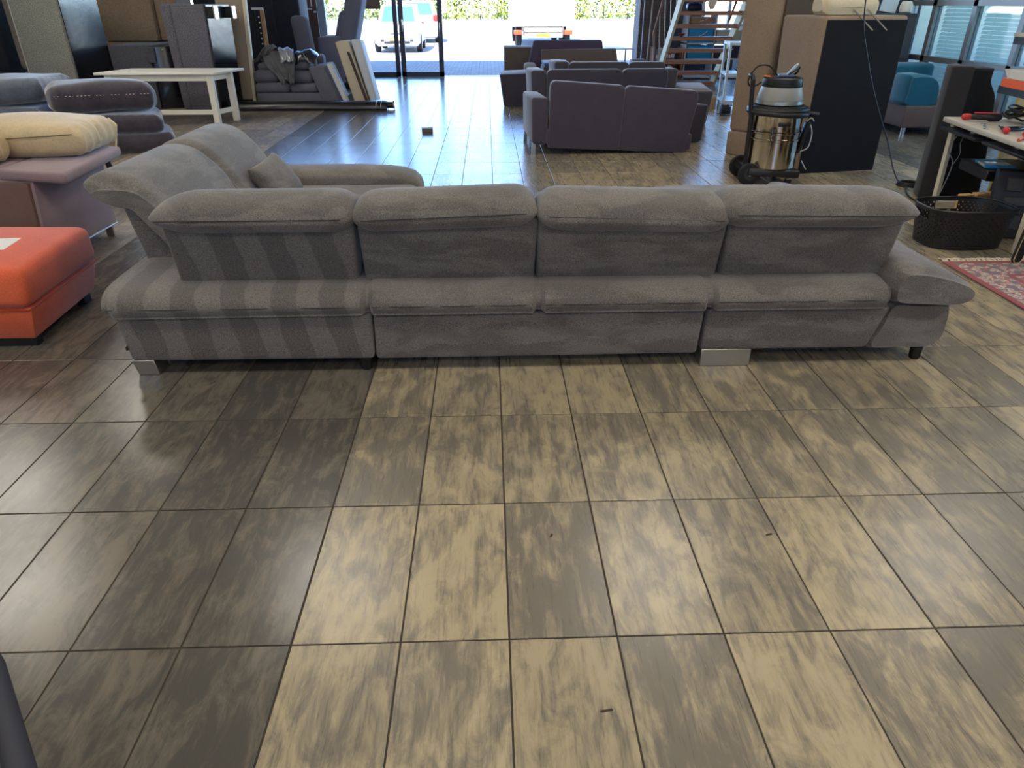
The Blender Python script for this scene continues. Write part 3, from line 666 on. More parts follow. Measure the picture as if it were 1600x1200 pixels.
MB().lathe([(.012, 0), (.012, .02)], (-5.22, 12.64, .89), 10, 'y').make('glide_foot', chrome, s4)
rebase(s4, (-5.6, 13.1, 0))
dg = fabric('dark_grey_weave', (100, 97, 104), .06, 60, .15, speck=.35)
s5 = thing('upended_armchair', 'dark grey armchair stood on end with shiny feet on its black underside', 'armchair')
MB().hexa([(-4.72, 12.2, 0), (-4.24, 12.2, 0), (-4.24, 13.0, 0), (-4.72, 13.0, 0), (-4.74, 12.2, 1.535), (-4.20, 12.2, 1.535), (-4.20, 13.0, 1.535), (-4.74, 13.0, 1.535)], .015, 2).make('seat_base', dg, s5)
MB().hexa([(-4.90, 12.25, 0), (-4.73, 12.25, 0), (-4.73, 13.0, 0), (-4.90, 13.0, 0), (-4.95, 12.22, 1.54), (-4.75, 12.22, 1.54), (-4.75, 13.0, 1.54), (-4.95, 13.0, 1.54)], .06, 4).make('back_cushion', dg, s5)
MB().hexa([(-4.235, 12.24, .01), (-4.215, 12.24, .01), (-4.215, 12.96, .01), (-4.235, 12.96, .01), (-4.195, 12.24, 1.52), (-4.175, 12.24, 1.52), (-4.175, 12.96, 1.52), (-4.195, 12.96, 1.52)]).wobble(.008, 8, 1).make('underside_lining', lining, s5, smooth=False)
for y in (12.30, 12.86):
    MB().box(-4.20, -4.08, y-.05, y+.05, 1.34, 1.50, .006, 1).make('foot', black_wood, s5)
    MB().box(-4.08, -4.055, y-.055, y+.055, 1.33, 1.51, .004, 1).make('foot_plate', chrome, s5)
rebase(s5, (-4.5, 12.6, 0)); s5.rotation_euler.z = -.17
# ---- tall beige panel and the slatted frame leaning behind it
beige = mat('beige_board', (164, 146, 124), .8, var=.08, scale=6)
pn = thing('board', 'tall beige board with a white edge leaning past the upended armchair', 'board')
MB().hexa([(-4.40, 13.12, .08), (-4.06, 13.12, .08), (-4.06, 13.2, .08), (-4.40, 13.2, .08), (-4.45, 13.25, 2.1), (-3.98, 13.25, 2.1), (-3.98, 13.33, 2.1), (-4.45, 13.33, 2.1)]).make('panel', beige, pn, smooth=False)
MB().hexa([(-4.055, 13.10, 0), (-4.0, 13.10, 0), (-4.0, 13.2, 0), (-4.055, 13.2, 0), (-3.975, 13.23, 2.1), (-3.92, 13.23, 2.1), (-3.92, 13.33, 2.1), (-3.975, 13.33, 2.1)], .004, 1).make('edge_rail', mat('cream_paint', (226, 210, 178), .6), pn)
MB().box(-4.40, -4.06, 13.12, 13.2, 0, .085).make('foot_block', black_wood, pn, smooth=False)
rebase(pn, (-4.15, 13.2, 0))
sf = thing('bed_slat_frame', 'wooden bed slat frame with white pegs leaning beside the beige board', 'bed frame', (-4.03, 14.1, 0), 0, rx=-.03)
wood = mat('pale_wood', (182, 140, 98), .6, var=.15, scale=10); woodd = mat('dark_hole', (20, 18, 18), .8)
MB().box(.03, .10, 0, .03, 0, 1.46, .003, 1).make('rail', wood, sf)
MB().box(-.10, -.06, 0, .03, 0, 1.46, .003, 1).make('rail', woodd, sf)
MB().box(-.11, .09, -.012, .035, 1.44, 1.48, .003, 1).make('top_cap', mat('cream_paint2', (224, 218, 206), .6), sf)
for k in range(11): MB().lathe([(.013, 0), (.013, .02)], (0, -.012, .48+k*.085), 8, 'y').make('peg', mat('cream_paint2', (0, 0, 0)), sf)
for k in range(11): MB().box(-.06, .03, .005, .02, .45+k*.085, .50+k*.085).make('slat', woodd, sf, smooth=False)
# ---- dark upended sofa closing the view beside the window
nv = fabric('midnight_weave', (34, 34, 46), .1, 60, .3, rough=.7, speck=.1)
s6 = thing('upended_sofa', 'midnight blue sofa stood on end beside the entrance glazing', 'sofa')
MB().box(-5.6, -4.12, 15.4, 16.3, 0, 1.78, .04, 3).make('seat_base', nv, s6)
MB().box(-4.10, -3.62, 15.5, 16.3, 0, 1.76, .07, 4).make('back_cushion', nv, s6)
rebase(s6, (-4.6, 15.85, 0))
pp = thing('printed_panel', 'brown panel with white angular pattern leaning near the entrance glazing', 'panel', (-3.9, 17.4, 0))
MB().box(-.22, .22, -.02, .02, 0, 1.78).make('panel', mat('brown_print', (92, 70, 62), .7), pp, smooth=False)
w_ = mat('white_print', (214, 214, 220), .7)
for (x, z, a, c) in ((-.16, 1.50, .10, .03), (-.10, 1.56, .03, .12), (-.02, 1.66, .12, .03), (.10, 1.48, .03, .14), (.02, 1.42, .10, .025), (-.20, 1.38, .025, .12), (.14, 1.36, .07, .03)):
    MB().box(x, x+a, -.026, -.019, z, z+c).make('white_bar', w_, pp, smooth=False)

# ---- grey couch piled with cushions, jacket on top
cg = fabric('couch_grey', (104, 104, 112), .06, 140, .2, speck=.2)
cs = thing('sofa', 'grey low sofa piled with loose cushions near the entrance', 'sofa')
MB().box(-3.93, -2.78, 12.95, 13.85, .05, .20, .02, 2).make('base', cg, cs)
MB().hexa([(-2.82, 12.92, .06), (-2.52, 12.92, .06), (-2.52, 13.85, .06), (-2.82, 13.85, .06), (-3.00, 12.92, .60), (-2.74, 12.92, .63), (-2.74, 13.85, .63), (-3.00, 13.85, .60)], .03, 3).make('armrest', cg, cs)
MB().box(-3.93, -2.9, 13.72, 14.0, .05, .75, .06, 3).make('backrest', cg, cs)
for x in (-3.95, -2.72): MB().box(x-.03, x+.03, 13.0, 13.06, 0, .06).make('foot', black_wood, cs, smooth=False)
rebase(cs, (-3.35, 13.4, 0))
def flat_cushion(x0, x1, y0, y1, z0, z1, label, m=cg, rz=0):
    w, d, h = x1-x0, y1-y0, z1-z0
    q = MB().box(-w/2, w/2, -d/2, d/2, -h/2, h/2, h*.46, 5).wobble(.008, 9, int(x0*77)).make('cushion', m)
    q.location = ((x0+x1)/2, (y0+y1)/2, (z0+z1)/2); q.rotation_euler = (0, 0, rz); tag(q, label, 'cushion')
flat_cushion(-3.95, -3.36, 12.92, 13.7, .195, .365, 'grey cushion, the wider of the two directly on the sofa base')
flat_cushion(-3.35, -2.885, 12.93, 13.7, .195, .345, 'grey cushion directly on the sofa base next to its armrest')
flat_cushion(-3.96, -3.52, 12.95, 13.7, .355, .555, 'plump grey cushion in the second layer on the sofa base, by the beige board', rz=.03)
flat_cushion(-3.50, -2.95, 12.97, 13.7, .350, .55, 'grey cushion in the second layer under the hanging jacket')
flat_cushion(-3.88, -3.42, 13.05, 13.7, .545, .66, 'thin grey cushion on the third layer peeking out beside the jacket')
flat_cushion(-3.40, -2.98, 13.0, 13.7, .545, .74, 'grey cushion uppermost of the pile under the black plastic')
# jacket: draped sheet over the pile
jk = thing('jacket', 'crumpled grey jacket draped over the pile of cushions', 'jacket')
def drape(w0, pts, n=18, mseed=2, fold=.03, m=None, name='body', th=.012, sag=.02, zf=0, yf=13.02):
    r = random.Random(mseed); ph = [r.uniform(0, 6) for _ in range(6)]
    v = []; f = []; P_ = spline(pts, 6, False); k = len(P_)
    for i, (x, y, z, w) in enumerate(P_):
        for j in range(n+1):
            t = j/n-.5
            fo = fold*math.sin(12*t+ph[0]+i*.25)+fold*.6*math.sin(23*t+ph[1]-i*.4)
            yy_ = y-abs(fo)*.9; zz_ = z+fo*.6-sag*(2*t)**2
            v.append((x+t*w, yy_, max(zz_, zf(x+t*w) if callable(zf) else zf) if yy_ > yf else zz_))
    for i in range(k-1):
        for j in range(n): a = i*(n+1)+j; f.append((a, a+1, a+n+2, a+n+1))
    o = MB().add(v, f).make(name, m, jk, sub=1)
    md = o.modifiers.new('thickness', 'SOLIDIFY'); md.thickness = th
jacket_m = fabric('jacket_grey', (96, 96, 98), .1, 60, .1, speck=.1); jl = mat('shiny_lining', (150, 152, 158), .25, .2)
drape(.5, [(-3.50, 13.55, .70, .50), (-3.50, 13.38, .80, .55), (-3.48, 13.12, .84, .55), (-3.45, 12.95, .76, .50), (-3.40, 12.88, .62, .36), (-3.36, 12.86, .50, .26), (-3.35, 12.86, .40, .20)], m=jacket_m, sag=.07, zf=lambda q: .742 if q > -3.43 else .664, yf=12.98)
drape(.5, [(-3.46, 13.30, .84, .22), (-3.36, 13.05, .885, .26), (-3.31, 12.89, .81, .22), (-3.30, 12.835, .70, .2)], 12, 6, .025, jl, 'collar_lining')
drape(.5, [(-3.84, 13.15, .685, .2), (-3.74, 13.05, .76, .22), (-3.65, 13.0, .88, .18), (-3.57, 13.05, .94, .14), (-3.52, 13.14, .85, .14)], 10, 4, .03, jacket_m, 'sleeve')
rebase(jk, (-3.45, 13.1, .66))
pl = thing('plastic_sheet', 'shiny black plastic sheet crumpled on top of the cushion pile', 'plastic sheet')
jk2, jk = jk, pl
drape(.5, [(-3.07, 13.58, .745, .36), (-3.07, 13.42, .82, .42), (-3.06, 13.2, .86, .44), (-3.06, 13.03, .82, .42), (-3.06, 12.965, .70, .36)], 20, 9, .02, mat('shiny_black', (30, 30, 34), .18, 0, .8), 'sheet', .006, sag=.095, zf=.741, yf=12.99)
rebase(pl, (-3.05, 13.2, .74))
# ---- recliner armchairs near the glazing
rg = fabric('recliner_grey', (112, 110, 124), .06, 140, .25, speck=.15)
def tilted_back(root, x0, x1, y0, y1, z0, z1, lean, m, r=.07, name='backrest'):
    MB().hexa([(x0, y0, z0), (x1, y0, z0), (x1, y1, z0), (x0, y1, z0), (x0+lean, y0, z1), (x1+lean, y0, z1), (x1+lean, y1, z1), (x0+lean, y1, z1)], r, 4).make(name, m, root)
r1 = thing('recliner', 'grey-lilac reclining armchair tilted back in front of the window', 'armchair')
tilted_back(r1, -3.06, -2.72, 15.4, 16.1, .40, 1.66, .36, rg, .09)
tilted_back(r1, -3.20, -2.98, 15.7, 16.3, .40, 1.42, .30, rg, .08, 'side_wing')
MB().box(-3.30, -2.86, 15.3, 16.1, .12, .97, .04, 3).make('armrest', rg, r1)
MB().box(-3.25, -2.6, 15.5, 16.2, .10, .48, .05, 3).make('seat', rg, r1)
MB().box(-3.2, -2.65, 15.5, 16.1, 0, .11, .02, 2).make('base', black_wood, r1)
rebase(r1, (-2.95, 15.8, 0))
r2 = thing('recliner', 'grey upright armchair beside the tilted recliner', 'armchair')
tilted_back(r2, -3.56, -3.26, 14.75, 15.1, .40, 1.34, -.10, fabric('armchair_grey', (104, 100, 108), .06, 140, .2, speck=.15), .09)
MB().box(-3.58, -3.05, 14.4, 15.1, .10, .46, .05, 3).make('seat', MATS['armchair_grey'], r2)
MB().box(-3.5, -3.1, 14.5, 15.0, 0, .11, .02, 2).make('base', black_wood, r2)
rebase(r2, (-3.3, 14.75, 0))
# ---- frames leaning at the end of the piled couch
lf = thing('bed_frame_panel', 'cream upholstered bed panel with a long brown slot leaning on the grey sofa', 'bed panel')
cr2 = mat('cream_ticking', (206, 190, 160), .75, var=.06, scale=12)
MB().hexa([(-2.33, 13.2, .0), (-2.08, 13.2, .0), (-2.08, 13.55, 0), (-2.33, 13.55, 0), (-2.56, 13.2, .97), (-2.34, 13.2, .99), (-2.34, 13.55, .99), (-2.56, 13.55, .97)], .025, 3).make('panel', cr2, lf)
MB().hexa([(-2.14, 13.185, .04), (-2.09, 13.185, .04), (-2.09, 13.21, .04), (-2.14, 13.21, .04), (-2.375, 13.185, .82), (-2.33, 13.185, .82), (-2.33, 13.21, .82), (-2.375, 13.21, .82)]).make('slot', mat('slot_brown', (72, 50, 44), .6), lf, smooth=False)
rebase(lf, (-2.3, 13.4, 0))
lf2 = thing('mattress', 'thin white mattress leaning against the cream bed panel', 'mattress')
MB().hexa([(-2.06, 13.25, .0), (-1.93, 13.25, .0), (-1.93, 13.7, 0), (-2.06, 13.7, 0), (-2.31, 13.25, 1.0), (-2.14, 13.25, .99), (-2.14, 13.7, .99), (-2.31, 13.7, 1.0)], .04, 4).wobble(.012, 8, 1).make('pad', mat('white_ticking', (212, 214, 216), .75), lf2)
rebase(lf2, (-2.1, 13.5, 0))
lf3 = thing('board', 'narrow white board leaning between the sofa armrest and the cream bed panel', 'board')
MB().hexa([(-2.46, 13.0, .0), (-2.38, 13.0, .0), (-2.38, 13.15, 0), (-2.46, 13.15, 0), (-2.70, 13.0, .64), (-2.63, 13.0, .64), (-2.63, 13.15, .64), (-2.70, 13.15, .64)], .006, 1).make('plank', mat('off_white', (214, 212, 206), .6), lf3)
rebase(lf3, (-2.45, 13.05, 0))
# ---- flat black package lying on the floor
rl = thing('wrapped_roll', 'long black plastic-wrapped roll lying on the floor before the piled sofa', 'roll', (-2.85, 12.42, 0), 0)
sec = spline([(-.13, .0), (-.15, .06), (-.10, .12), (0, .135), (.10, .12), (.15, .06), (.13, 0)], 5)
MB().loft(sec, 'x', [(-1.25, .9, .9), (-1.2, 1, 1), (-.6, 1, .95), (0, 1, 1.04), (.7, 1, 1), (1.14, 1, 1.02), (1.20, .9, .9)], (0, 0)).wobble(.008, 8, 3).make('wrap', mat('black_film', (22, 21, 26), .3, 0, .6), rl)
MB().lathe([(.05, 1.15), (.05, 1.29), (.03, 1.30)], (0, 0, .065), 16, 'x').make('core', black_wood, rl)
MB().lathe([(.065, 1.29), (.065, 1.315)], (0, 0, .07), 16, 'x').make('end_cap', brushed, rl)
for x in (1.02, 1.10): MB().tube([(x, -.155+.0, .05), (x+.01, -.12, .12), (x, 0, .142)], .006, 5).make('tape_strip', mat('silver_tape', (190, 192, 198), .3, .4), rl)
# ---- small box on the aisle floor
sb = thing('small_box', 'small grey box lying alone on the shiny aisle floor', 'box', (-.83, 10.06, 0), .1)
MB().box(-.075, .075, -.05, .05, 0, .045, .004, 1).make('tray', mat('box_dark', (92, 90, 88), .6), sb)
MB().box(-.078, .078, -.053, .053, .045, .062, .003, 1).make('lid', mat('box_light', (176, 178, 180), .5), sb)
# ================================================================ dark sofas in the middle of the hall
ds = fabric('anthracite_weave', (68, 63, 74), .05, 140, .6, speck=.15)
dsb = fabric('anthracite_brown', (74, 67, 70), .05, 140, .6, speck=.15)
def two_seater(name, label, loc, rz, w, dep, hb, hl, hr, m, roll=0, arms=(1, 1), legs=(1, 1, 1, 1), split=.5, legh=.12, taper=.06, drop=0, ay=.015, adx=0):
    """sofa seen from behind: back at y=0, seats towards +y; x from 0 to w"""
    t = thing(name, label, 'sofa', loc, rz, ry=roll)
    aw = .20; z0 = legh
    # outer back of two panels meeting in a notch, corners rounded
    for k, (a, c) in enumerate(((aw, aw+(w-2*aw)*split), (aw+(w-2*aw)*split, w-aw))):
        a2, c2 = a+.003, c-.003
        ta = taper if k == 0 else 0; tc2 = taper if k == 1 else 0
        prof = [(a2+ta*.4, 0), (c2-tc2*1.2, 0), (c2, hb-.14), (c2, hb-.07)]
        prof += [(c2-.06+.06*math.cos(q), hb-.06+.06*math.sin(q)) for q in arc(5, .3, PI/2)]
        prof += [(a2+.06+.06*math.cos(q), hb-.06+.06*math.sin(q)) for q in arc(5, PI/2, PI-.3)]
        prof += [(a2, hb-.07), (a2, hb-.14)]
        prof = [(x, z+z0*.75-drop*(x/w)*(z/hb)) for x, z in prof]
        MB().prism(prof, 'y', 0, .13, .02, 3).make('back_panel', m, t)
        MB().hexa([(a2+.01, .13, hb*.45), (c2-.01, .13, hb*.45), (c2-.01, .36, hb*.45), (a2+.01, .36, hb*.45), (a2+.01, .10, hb+.07-drop*a2/w), (c2-.01, .10, hb+.07-drop*c2/w), (c2-.01, .24, hb+.06-drop*c2/w), (a2+.01, .24, hb+.06-drop*a2/w)], .06, 3).make('back_cushion', m, t)
        MB().box(a2, c2, .28, dep-.04, .26+z0*.5, .43, .04, 3).make('seat_cushion', m, t)
    MB().box(aw, w-aw, .02, dep-.05, z0, .30, .02, 2).make('base', m, t)
    for s_, x0 in ((0, 0), (1, w-aw)):
        if not arms[s_]: continue
        h = (hl, hr)[s_]; dx = .035
        x0 += adx*s_
        lo_, hi_ = (x0+dx*(s_ == 0), x0+aw-dx*(s_ == 1)), (x0, x0+aw)
        y_ = ay if s_ else .015
        MB().hexa([(lo_[0], y_, z0), (lo_[1], y_, z0), (lo_[1], dep, z0), (lo_[0], dep, z0), (hi_[0], y_+.015, h), (hi_[1], y_+.015, h), (hi_[1], dep-.02, h-.03), (hi_[0], dep-.02, h-.03)], .035, 3).make('armrest', m, t)
    for k, (x, y) in enumerate(((.06, .06), (w-.06, .06), (.06, dep-.08), (w-.06+adx, dep-.08))):
        if legs[k]: MB().box(x-.022, x+.022, y-.022, y+.022, 0, z0+.01, .003, 1).make('leg', brushed, t)
    return t
two_seater('sofa', 'anthracite two-seat sofa seen from behind, sagging to one side, foremost of the dark sofas', (.46, 8.33, 0), .055, 2.10, 1.05, .72, .62, .56, ds, roll=.050, legs=(1, 0, 1, 1), drop=.05, ay=.62, adx=.17)
two_seater('sofa', 'anthracite two-seat sofa standing directly behind the sagging dark sofa', (.55, 9.55, 0), .03, 1.95, .95, .72, .80, .55, ds, arms=(1, 0), split=.62)
two_seater('sofa', 'dark brown-grey two-seat sofa, third in the row of dark sofas', (.95, 10.75, 0), .02, 1.78, .95, .72, .82, .72, dsb, arms=(1, 1), split=.62)
# footstool block beside the row
fs = thing('footstool', 'dark square footstool with pale top beside the row of dark sofas', 'footstool')
MB().hexa([(2.78, 10.62, .0), (3.14, 10.60, .0), (3.22, 11.5, .0), (2.80, 11.5, .0), (2.76, 10.62, .43), (3.20, 10.60, .43), (3.32, 11.55, .43), (2.76, 11.55, .43)], .02, 3).make('body', dsb, fs)
MB().hexa([(2.77, 10.62, .43), (3.19, 10.60, .43), (3.31, 11.54, .43), (2.77, 11.54, .43), (2.80, 10.66, .475), (3.14, 10.64, .475), (3.26, 11.5, .475), (2.80, 11.5, .475)], .02, 3).make('seat_pad', fabric('pale_grey_weave', (128, 126, 134), .06, 140, .3), fs)  # top pad in a paler grey than the body
rebase(fs, (3.0, 11.05, 0))
# loose dark side panel standing at the aisle
lp = thing('sofa_end_panel', 'dark purple-grey upholstered sofa end standing alone at the aisle', 'sofa part')
MB().hexa([(.27, 12.70, .0), (.80, 12.55, .0), (.86, 13.2, .0), (.33, 13.35, .0), (.20, 12.70, .49), (.84, 12.55, .52), (.90, 13.2, .54), (.26, 13.35, .51)], .015, 2).make('body', ds, lp)
MB().tube([(.205, 12.698, .492), (.835, 12.55, .522)], .008, 6).make('piping', fabric('lilac_piping', (120, 114, 130)), lp)
rebase(lp, (.55, 12.95, 0))
# brown box-shaped arm and purple sofa further back
br = thing('armchair', 'brown-grey boxy armchair seen from behind at the open entrance', 'armchair')
MB().box(.33, .98, 14.5, 15.3, .04, .81, .012, 2).make('body', fabric('brown_grey_weave', (104, 92, 84), .05, 140, .15, speck=.12), br)
MB().box(.40, .90, 14.55, 15.25, 0, .05).make('plinth', black_wood, br, smooth=False)
rebase(br, (.65, 14.9, 0))
pu = thing('sofa', 'purple-grey long sofa with a straight back near the open entrance', 'sofa')
pur = fabric('purple_grey', (84, 74, 92), .05, 140, .25, speck=.12)
MB().hexa([(.66, 14.05, .10), (2.22, 14.05, .10), (2.22, 14.3, .10), (.66, 14.3, .10), (.84, 13.95, .95), (2.08, 13.95, .95), (2.08, 14.15, .95), (.84, 14.15, .95)], .035, 3).make('backrest', pur, pu)
MB().box(1.0, 2.25, 14.3, 14.46, .08, .44, .03, 3).make('seat', pur, pu)
MB().hexa([(.985, 13.55, .08), (2.42, 13.55, .08), (2.42, 13.66, .08), (.985, 13.66, .08), (.95, 13.50, .82), (2.26, 13.50, .84), (2.26, 13.60, .84), (.95, 13.60, .82)], .012, 2).make('side_slab', MATS['brown_grey_weave'], pu)
for x in (.8, 2.1): MB().box(x-.03, x+.03, 14.1, 14.16, 0, .11).make('leg', black_wood, pu, smooth=False)
for x in (1.1, 2.3): MB().box(x-.03, x+.03, 13.57, 13.64, 0, .10).make('leg', black_wood, pu, smooth=False)
MB().box(.95, 2.3, 13.6, 14.1, .08, .16).make('base', pur, pu, smooth=False)
rebase(pu, (1.5, 13.95, 0))
blue = fabric('blue_sheen', (72, 104, 168), .1, 60, .6, speck=.1)
st = thing('stool', 'dark padded stool with bright blue top between the dark sofas', 'stool')
MB().box(.90, 1.34, 12.25, 12.95, .25, .66, .05, 4).make('body', ds, st)
MB().box(.91, 1.33, 12.26, 12.94, .655, .70, .02, 3).make('top_pad', blue, st)
for x, y in ((.95, 12.3), (1.29, 12.3), (.95, 12.9), (1.29, 12.9)): MB().box(x-.02, x+.02, y-.02, y+.02, 0, .26).make('leg', brushed, st, smooth=False)
rebase(st, (1.12, 12.6, 0))
gy = thing('armrest_pad', 'pale grey rounded armrest section beside the blue-topped stool', 'sofa part')
MB().box(.66, .87, 13.5, 13.9, .0, .60, .05, 4).make('body', fabric('silver_weave', (150, 152, 152), .06, 140, .3), gy)
rebase(gy, (.76, 13.7, 0))
bc = big_cushion((2.30, 12.75, .45), .36, .3, .14, .0, blue, 'small blue cushion standing on a low block behind the third dark sofa', 31, rx=1.2)
lb = thing('side_block', 'low dark upholstered block carrying the small blue cushion', 'sofa part')
MB().box(2.1, 2.62, 12.5, 13.1, 0, .29, .03, 3).make('body', dsb, lb); rebase(lb, (2.36, 12.8, 0))
bc.location.z = .45; bc.rotation_euler = (1.25, 0, .1)
# pale board top on a small trestle near the entrance
tt = thing('side_table', 'small table with a pale gridded board top near the open entrance', 'table')
MB().hexa([(2.28, 15.6, .70), (3.02, 15.75, .70), (2.75, 16.6, .70), (2.05, 16.5, .70), (2.28, 15.6, .72), (3.02, 15.75, .72), (2.75, 16.6, .72), (2.05, 16.5, .72)]).make('table_top', mat('pale_board', (186, 190, 188), .5), tt, smooth=False)
for p in ((2.35, 15.75), (2.85, 15.85), (2.2, 16.4), (2.65, 16.45)): MB().tube([(p[0], p[1], 0), (p[0], p[1], .70)], .014, 8).make('leg', blackp, tt)
rebase(tt, (2.5, 16.1, 0))

# ================================================================ staircase seen from its far side
tread_m = mat('tread_wood', (162, 116, 94), .5, var=.12, scale=14); string_m = mat('cream_stringer', (224, 212, 178), .55)
st = thing('staircase', 'open staircase with brown wooden treads and cream stringers', 'staircase')
SY = lambda z: 16.2-z
for i in range(1, 12):
    z = .06+.224*(i-1); y = SY(z)
    MB().box(3.62, 4.80, y-.14, y+.14, z-.07, z, .006, 1).make('tread', tread_m, st)
for x in (3.57, 4.80):
    MB().hexa([(x, SY(0)-.16, 0), (x+.05, SY(0)-.16, 0), (x+.05, SY(0)+.16, 0), (x, SY(0)+.16, 0), (x, SY(2.6)-.16, 2.6), (x+.05, SY(2.6)-.16, 2.6), (x+.05, SY(2.6)+.16, 2.6), (x, SY(2.6)+.16, 2.6)]).make('stringer', string_m, st, smooth=False)
MB().tube([(3.46, SY(.05), .95), (3.46, SY(1.7), 2.6)], .024, 10).make('handrail', tread_m, st)
for z in (.1, .45, .8, 1.15, 1.5, 1.85):
    y = SY(z); MB().tube([(3.54, y, z), (3.47, y, z+.92)], .009, 6).make('baluster', brushed, st)
MB().tube([(3.52, SY(.1), 0), (3.50, SY(.1), .55), (3.46, SY(.05), .95)], .018, 8).make('newel_post', mat('taupe_post', (142, 122, 106), .6), st)
MB().tube([(4.92, SY(.3), 1.2), (4.92, SY(1.5), 2.4)], .024, 10).make('handrail', tread_m, st)
rebase(st, (4.35, 16.2, 0))
# shelf with boxes behind the stairs
wm = MATS['white_frame']
sh = thing('shelf_unit', 'white open shelf unit behind the staircase holding blue crates', 'shelf')
for z in (.02, .40, .72, 1.08): MB().box(4.45, 5.75, 17.3, 17.75, z, z+.03).make('shelf_board', wm, sh, smooth=False)
for x in (4.45, 5.08, 5.72): MB().box(x, x+.03, 17.3, 17.75, 0, 1.32).make('upright', wm, sh, smooth=False)
rebase(sh, (5.1, 17.5, 0))
bcr = mat('blue_crate', (40, 150, 205), .4)
def crate(x0, x1, z0, z1, m, label, name='crate', y0=17.28, y1=17.7, cat='crate'):
    t = thing(name, label, cat, ((x0+x1)/2, (y0+y1)/2, z0)); w, d, h = (x1-x0)/2, (y1-y0)/2, z1-z0
    MB().hexa([(-w*.94, -d*.94, 0), (w*.94, -d*.94, 0), (w*.94, d*.94, 0), (-w*.94, d*.94, 0), (-w, -d, h*.94), (w, -d, h*.94), (w, d, h*.94), (-w, d, h*.94)], .012, 2).make('body', m, t)
    MB().box(-w-.008, w+.008, -d-.008, d+.008, h*.9, h, .006, 1).make('rim', m, t)
    MB().tube([(-w*.2, -d-.004, h*.45), (w*.1, -d-.012, h*.55), (w*.5, -d-.004, h*.8)], .008, 6).make('handle', wm, t)
crate(4.50, 5.04, .75, 1.04, bcr, 'bright blue plastic crate on the higher shelf behind the staircase')
crate(4.50, 5.06, .43, .70, bcr, 'bright blue plastic crate on the lower shelf behind the staircase')
crate(5.13, 5.68, .75, 1.0, mat('pale_bin', (190, 188, 176), .6), 'pale storage bin on the shelf next to the blue crates')
crate(5.13, 5.68, .43, .68, mat('dark_bin', (44, 46, 60), .6), 'dark storage bin on the lower shelf next to the blue crate')
crate(4.52, 5.0, 1.11, 1.26, mat('card', (176, 142, 104), .8), 'flat cardboard box on top of the shelf behind the staircase', 'cardboard_box', cat='box')
def book_row(x0, z, y, n, label, seed):
    r = random.Random(seed); x = x0
    cols = [(196, 192, 184), (52, 50, 56), (150, 60, 54), (120, 124, 130), (214, 210, 206)]
    for k in range(n):
        w = r.uniform(.035, .06); h = r.uniform(.24, .29)
        c = r.choice(cols)
        t = thing('binder', f'{"white grey dark red pale".split()[cols.index(c) % 5]} binder on the {label}', 'binder', (x+w/2, y, z), group='binders behind the staircase')
        MB().box(-w/2, w/2, -.12, .12, 0, h, .004, 1).make('cover', mat('binder_%d' % cols.index(c), c, .6), t)
        MB().box(-w/2+.006, w/2-.006, -.122, -.118, h*.3, h*.6).make('spine_label', wm, t, smooth=False)
        x += w+.003
shl = thing('low_shelf', 'low dark shelf holding binders behind the staircase', 'shelf')
for z in (0, .33): MB().box(3.75, 4.42, 17.28, 17.72, z, z+.03).make('shelf_board', tread_m, shl, smooth=False)
for x in (3.75, 4.39): MB().box(x, x+.03, 17.28, 17.72, .03, .66).make('side_panel', tread_m, shl, smooth=False)
rebase(shl, (4.08, 17.5, 0))
book_row(3.80, .03, 17.42, 9, 'bottom of the low shelf behind the staircase', 3); book_row(3.80, .36, 17.42, 9, 'upper board of the low shelf behind the staircase', 4)
# odds and ends at the pier
tag(MB().box(-.16, .16, -.14, .14, 0, .46, .02, 2).wobble(.006, 9, 1).xf((3.30, 16.75, 0)).make('concrete_block', mat('concrete', (150, 146, 140), .9, var=.1, scale=20), smooth=True), 'upright grey concrete block at the brick pier', 'block')
tag(MB().box(-.15, .15, -.13, .13, 0, .34, .09, 4).wobble(.02, 14, 5).xf((3.72, 16.9, 0)).make('plastic_bag', mat('white_bag', (214, 220, 222), .4)), 'white plastic bag on the floor between brick pier and staircase', 'bag')
for (x, dx, c, lab, r_) in ((3.52, .02, (158, 158, 176), 'thin grey pipe leaning on the brick pier', .014), (3.66, .08, (168, 150, 132), 'beige wooden pole leaning on the brick pier', .020)):
    tag(MB().tube([(x, 17.55, 0), (x+dx, 17.74, 2.4)], r_, 8).make('pole', mat('pole_%d' % c[0], c, .5)), lab, 'pole')
# things lying on the treads
tag(MB().lathe([(.02, 0), (.075, .05), (.08, .055), (.07, .052), (.015, .008)], (0, 0, 0), 16).xf((3.82, SY(.956), .956)).make('bowl', mat('red_bowl', (136, 70, 60), .4)), 'small reddish bowl on a stair tread', 'bowl')
bg = thing('bag', 'dark blue bag lying high on a stair tread', 'bag', (3.90, SY(1.404), 1.404))
MB().box(-.14, .14, -.1, .1, -.004, .135, .055, 4).wobble(.008, 16, 3).make('body', mat('navy_nylon', (26, 30, 60), .4), bg)
MB().tube([(-.08, -.06, .118), (-.03, -.098, .138), (.05, -.098, .132), (.09, -.05, .112)], .008, 6).make('strap', mat('blue_strap', (70, 90, 190), .5), bg)
cy_ = SY(1.628)-.14
clm = MB(); v = []; fq = []
for i, (dy, z, w) in enumerate(((.20, 1.632, .19), (.06, 1.633, .20), (.005, 1.634, .20), (-.012, 1.62, .20), (-.016, 1.56, .17), (-.014, 1.50, .13), (-.012, 1.43, .06))):
    for j in range(11): t = j/10-.5; v.append((4.12+t*w, cy_+dy-.010*abs(math.sin(9*t+i*.3))*(i > 2), z+.004*math.sin(14*t)*(i < 3)-.001*(i < 3)))
for i in range(6):
    for j in range(10): q = i*11+j; fq.append((q, q+1, q+12, q+11))
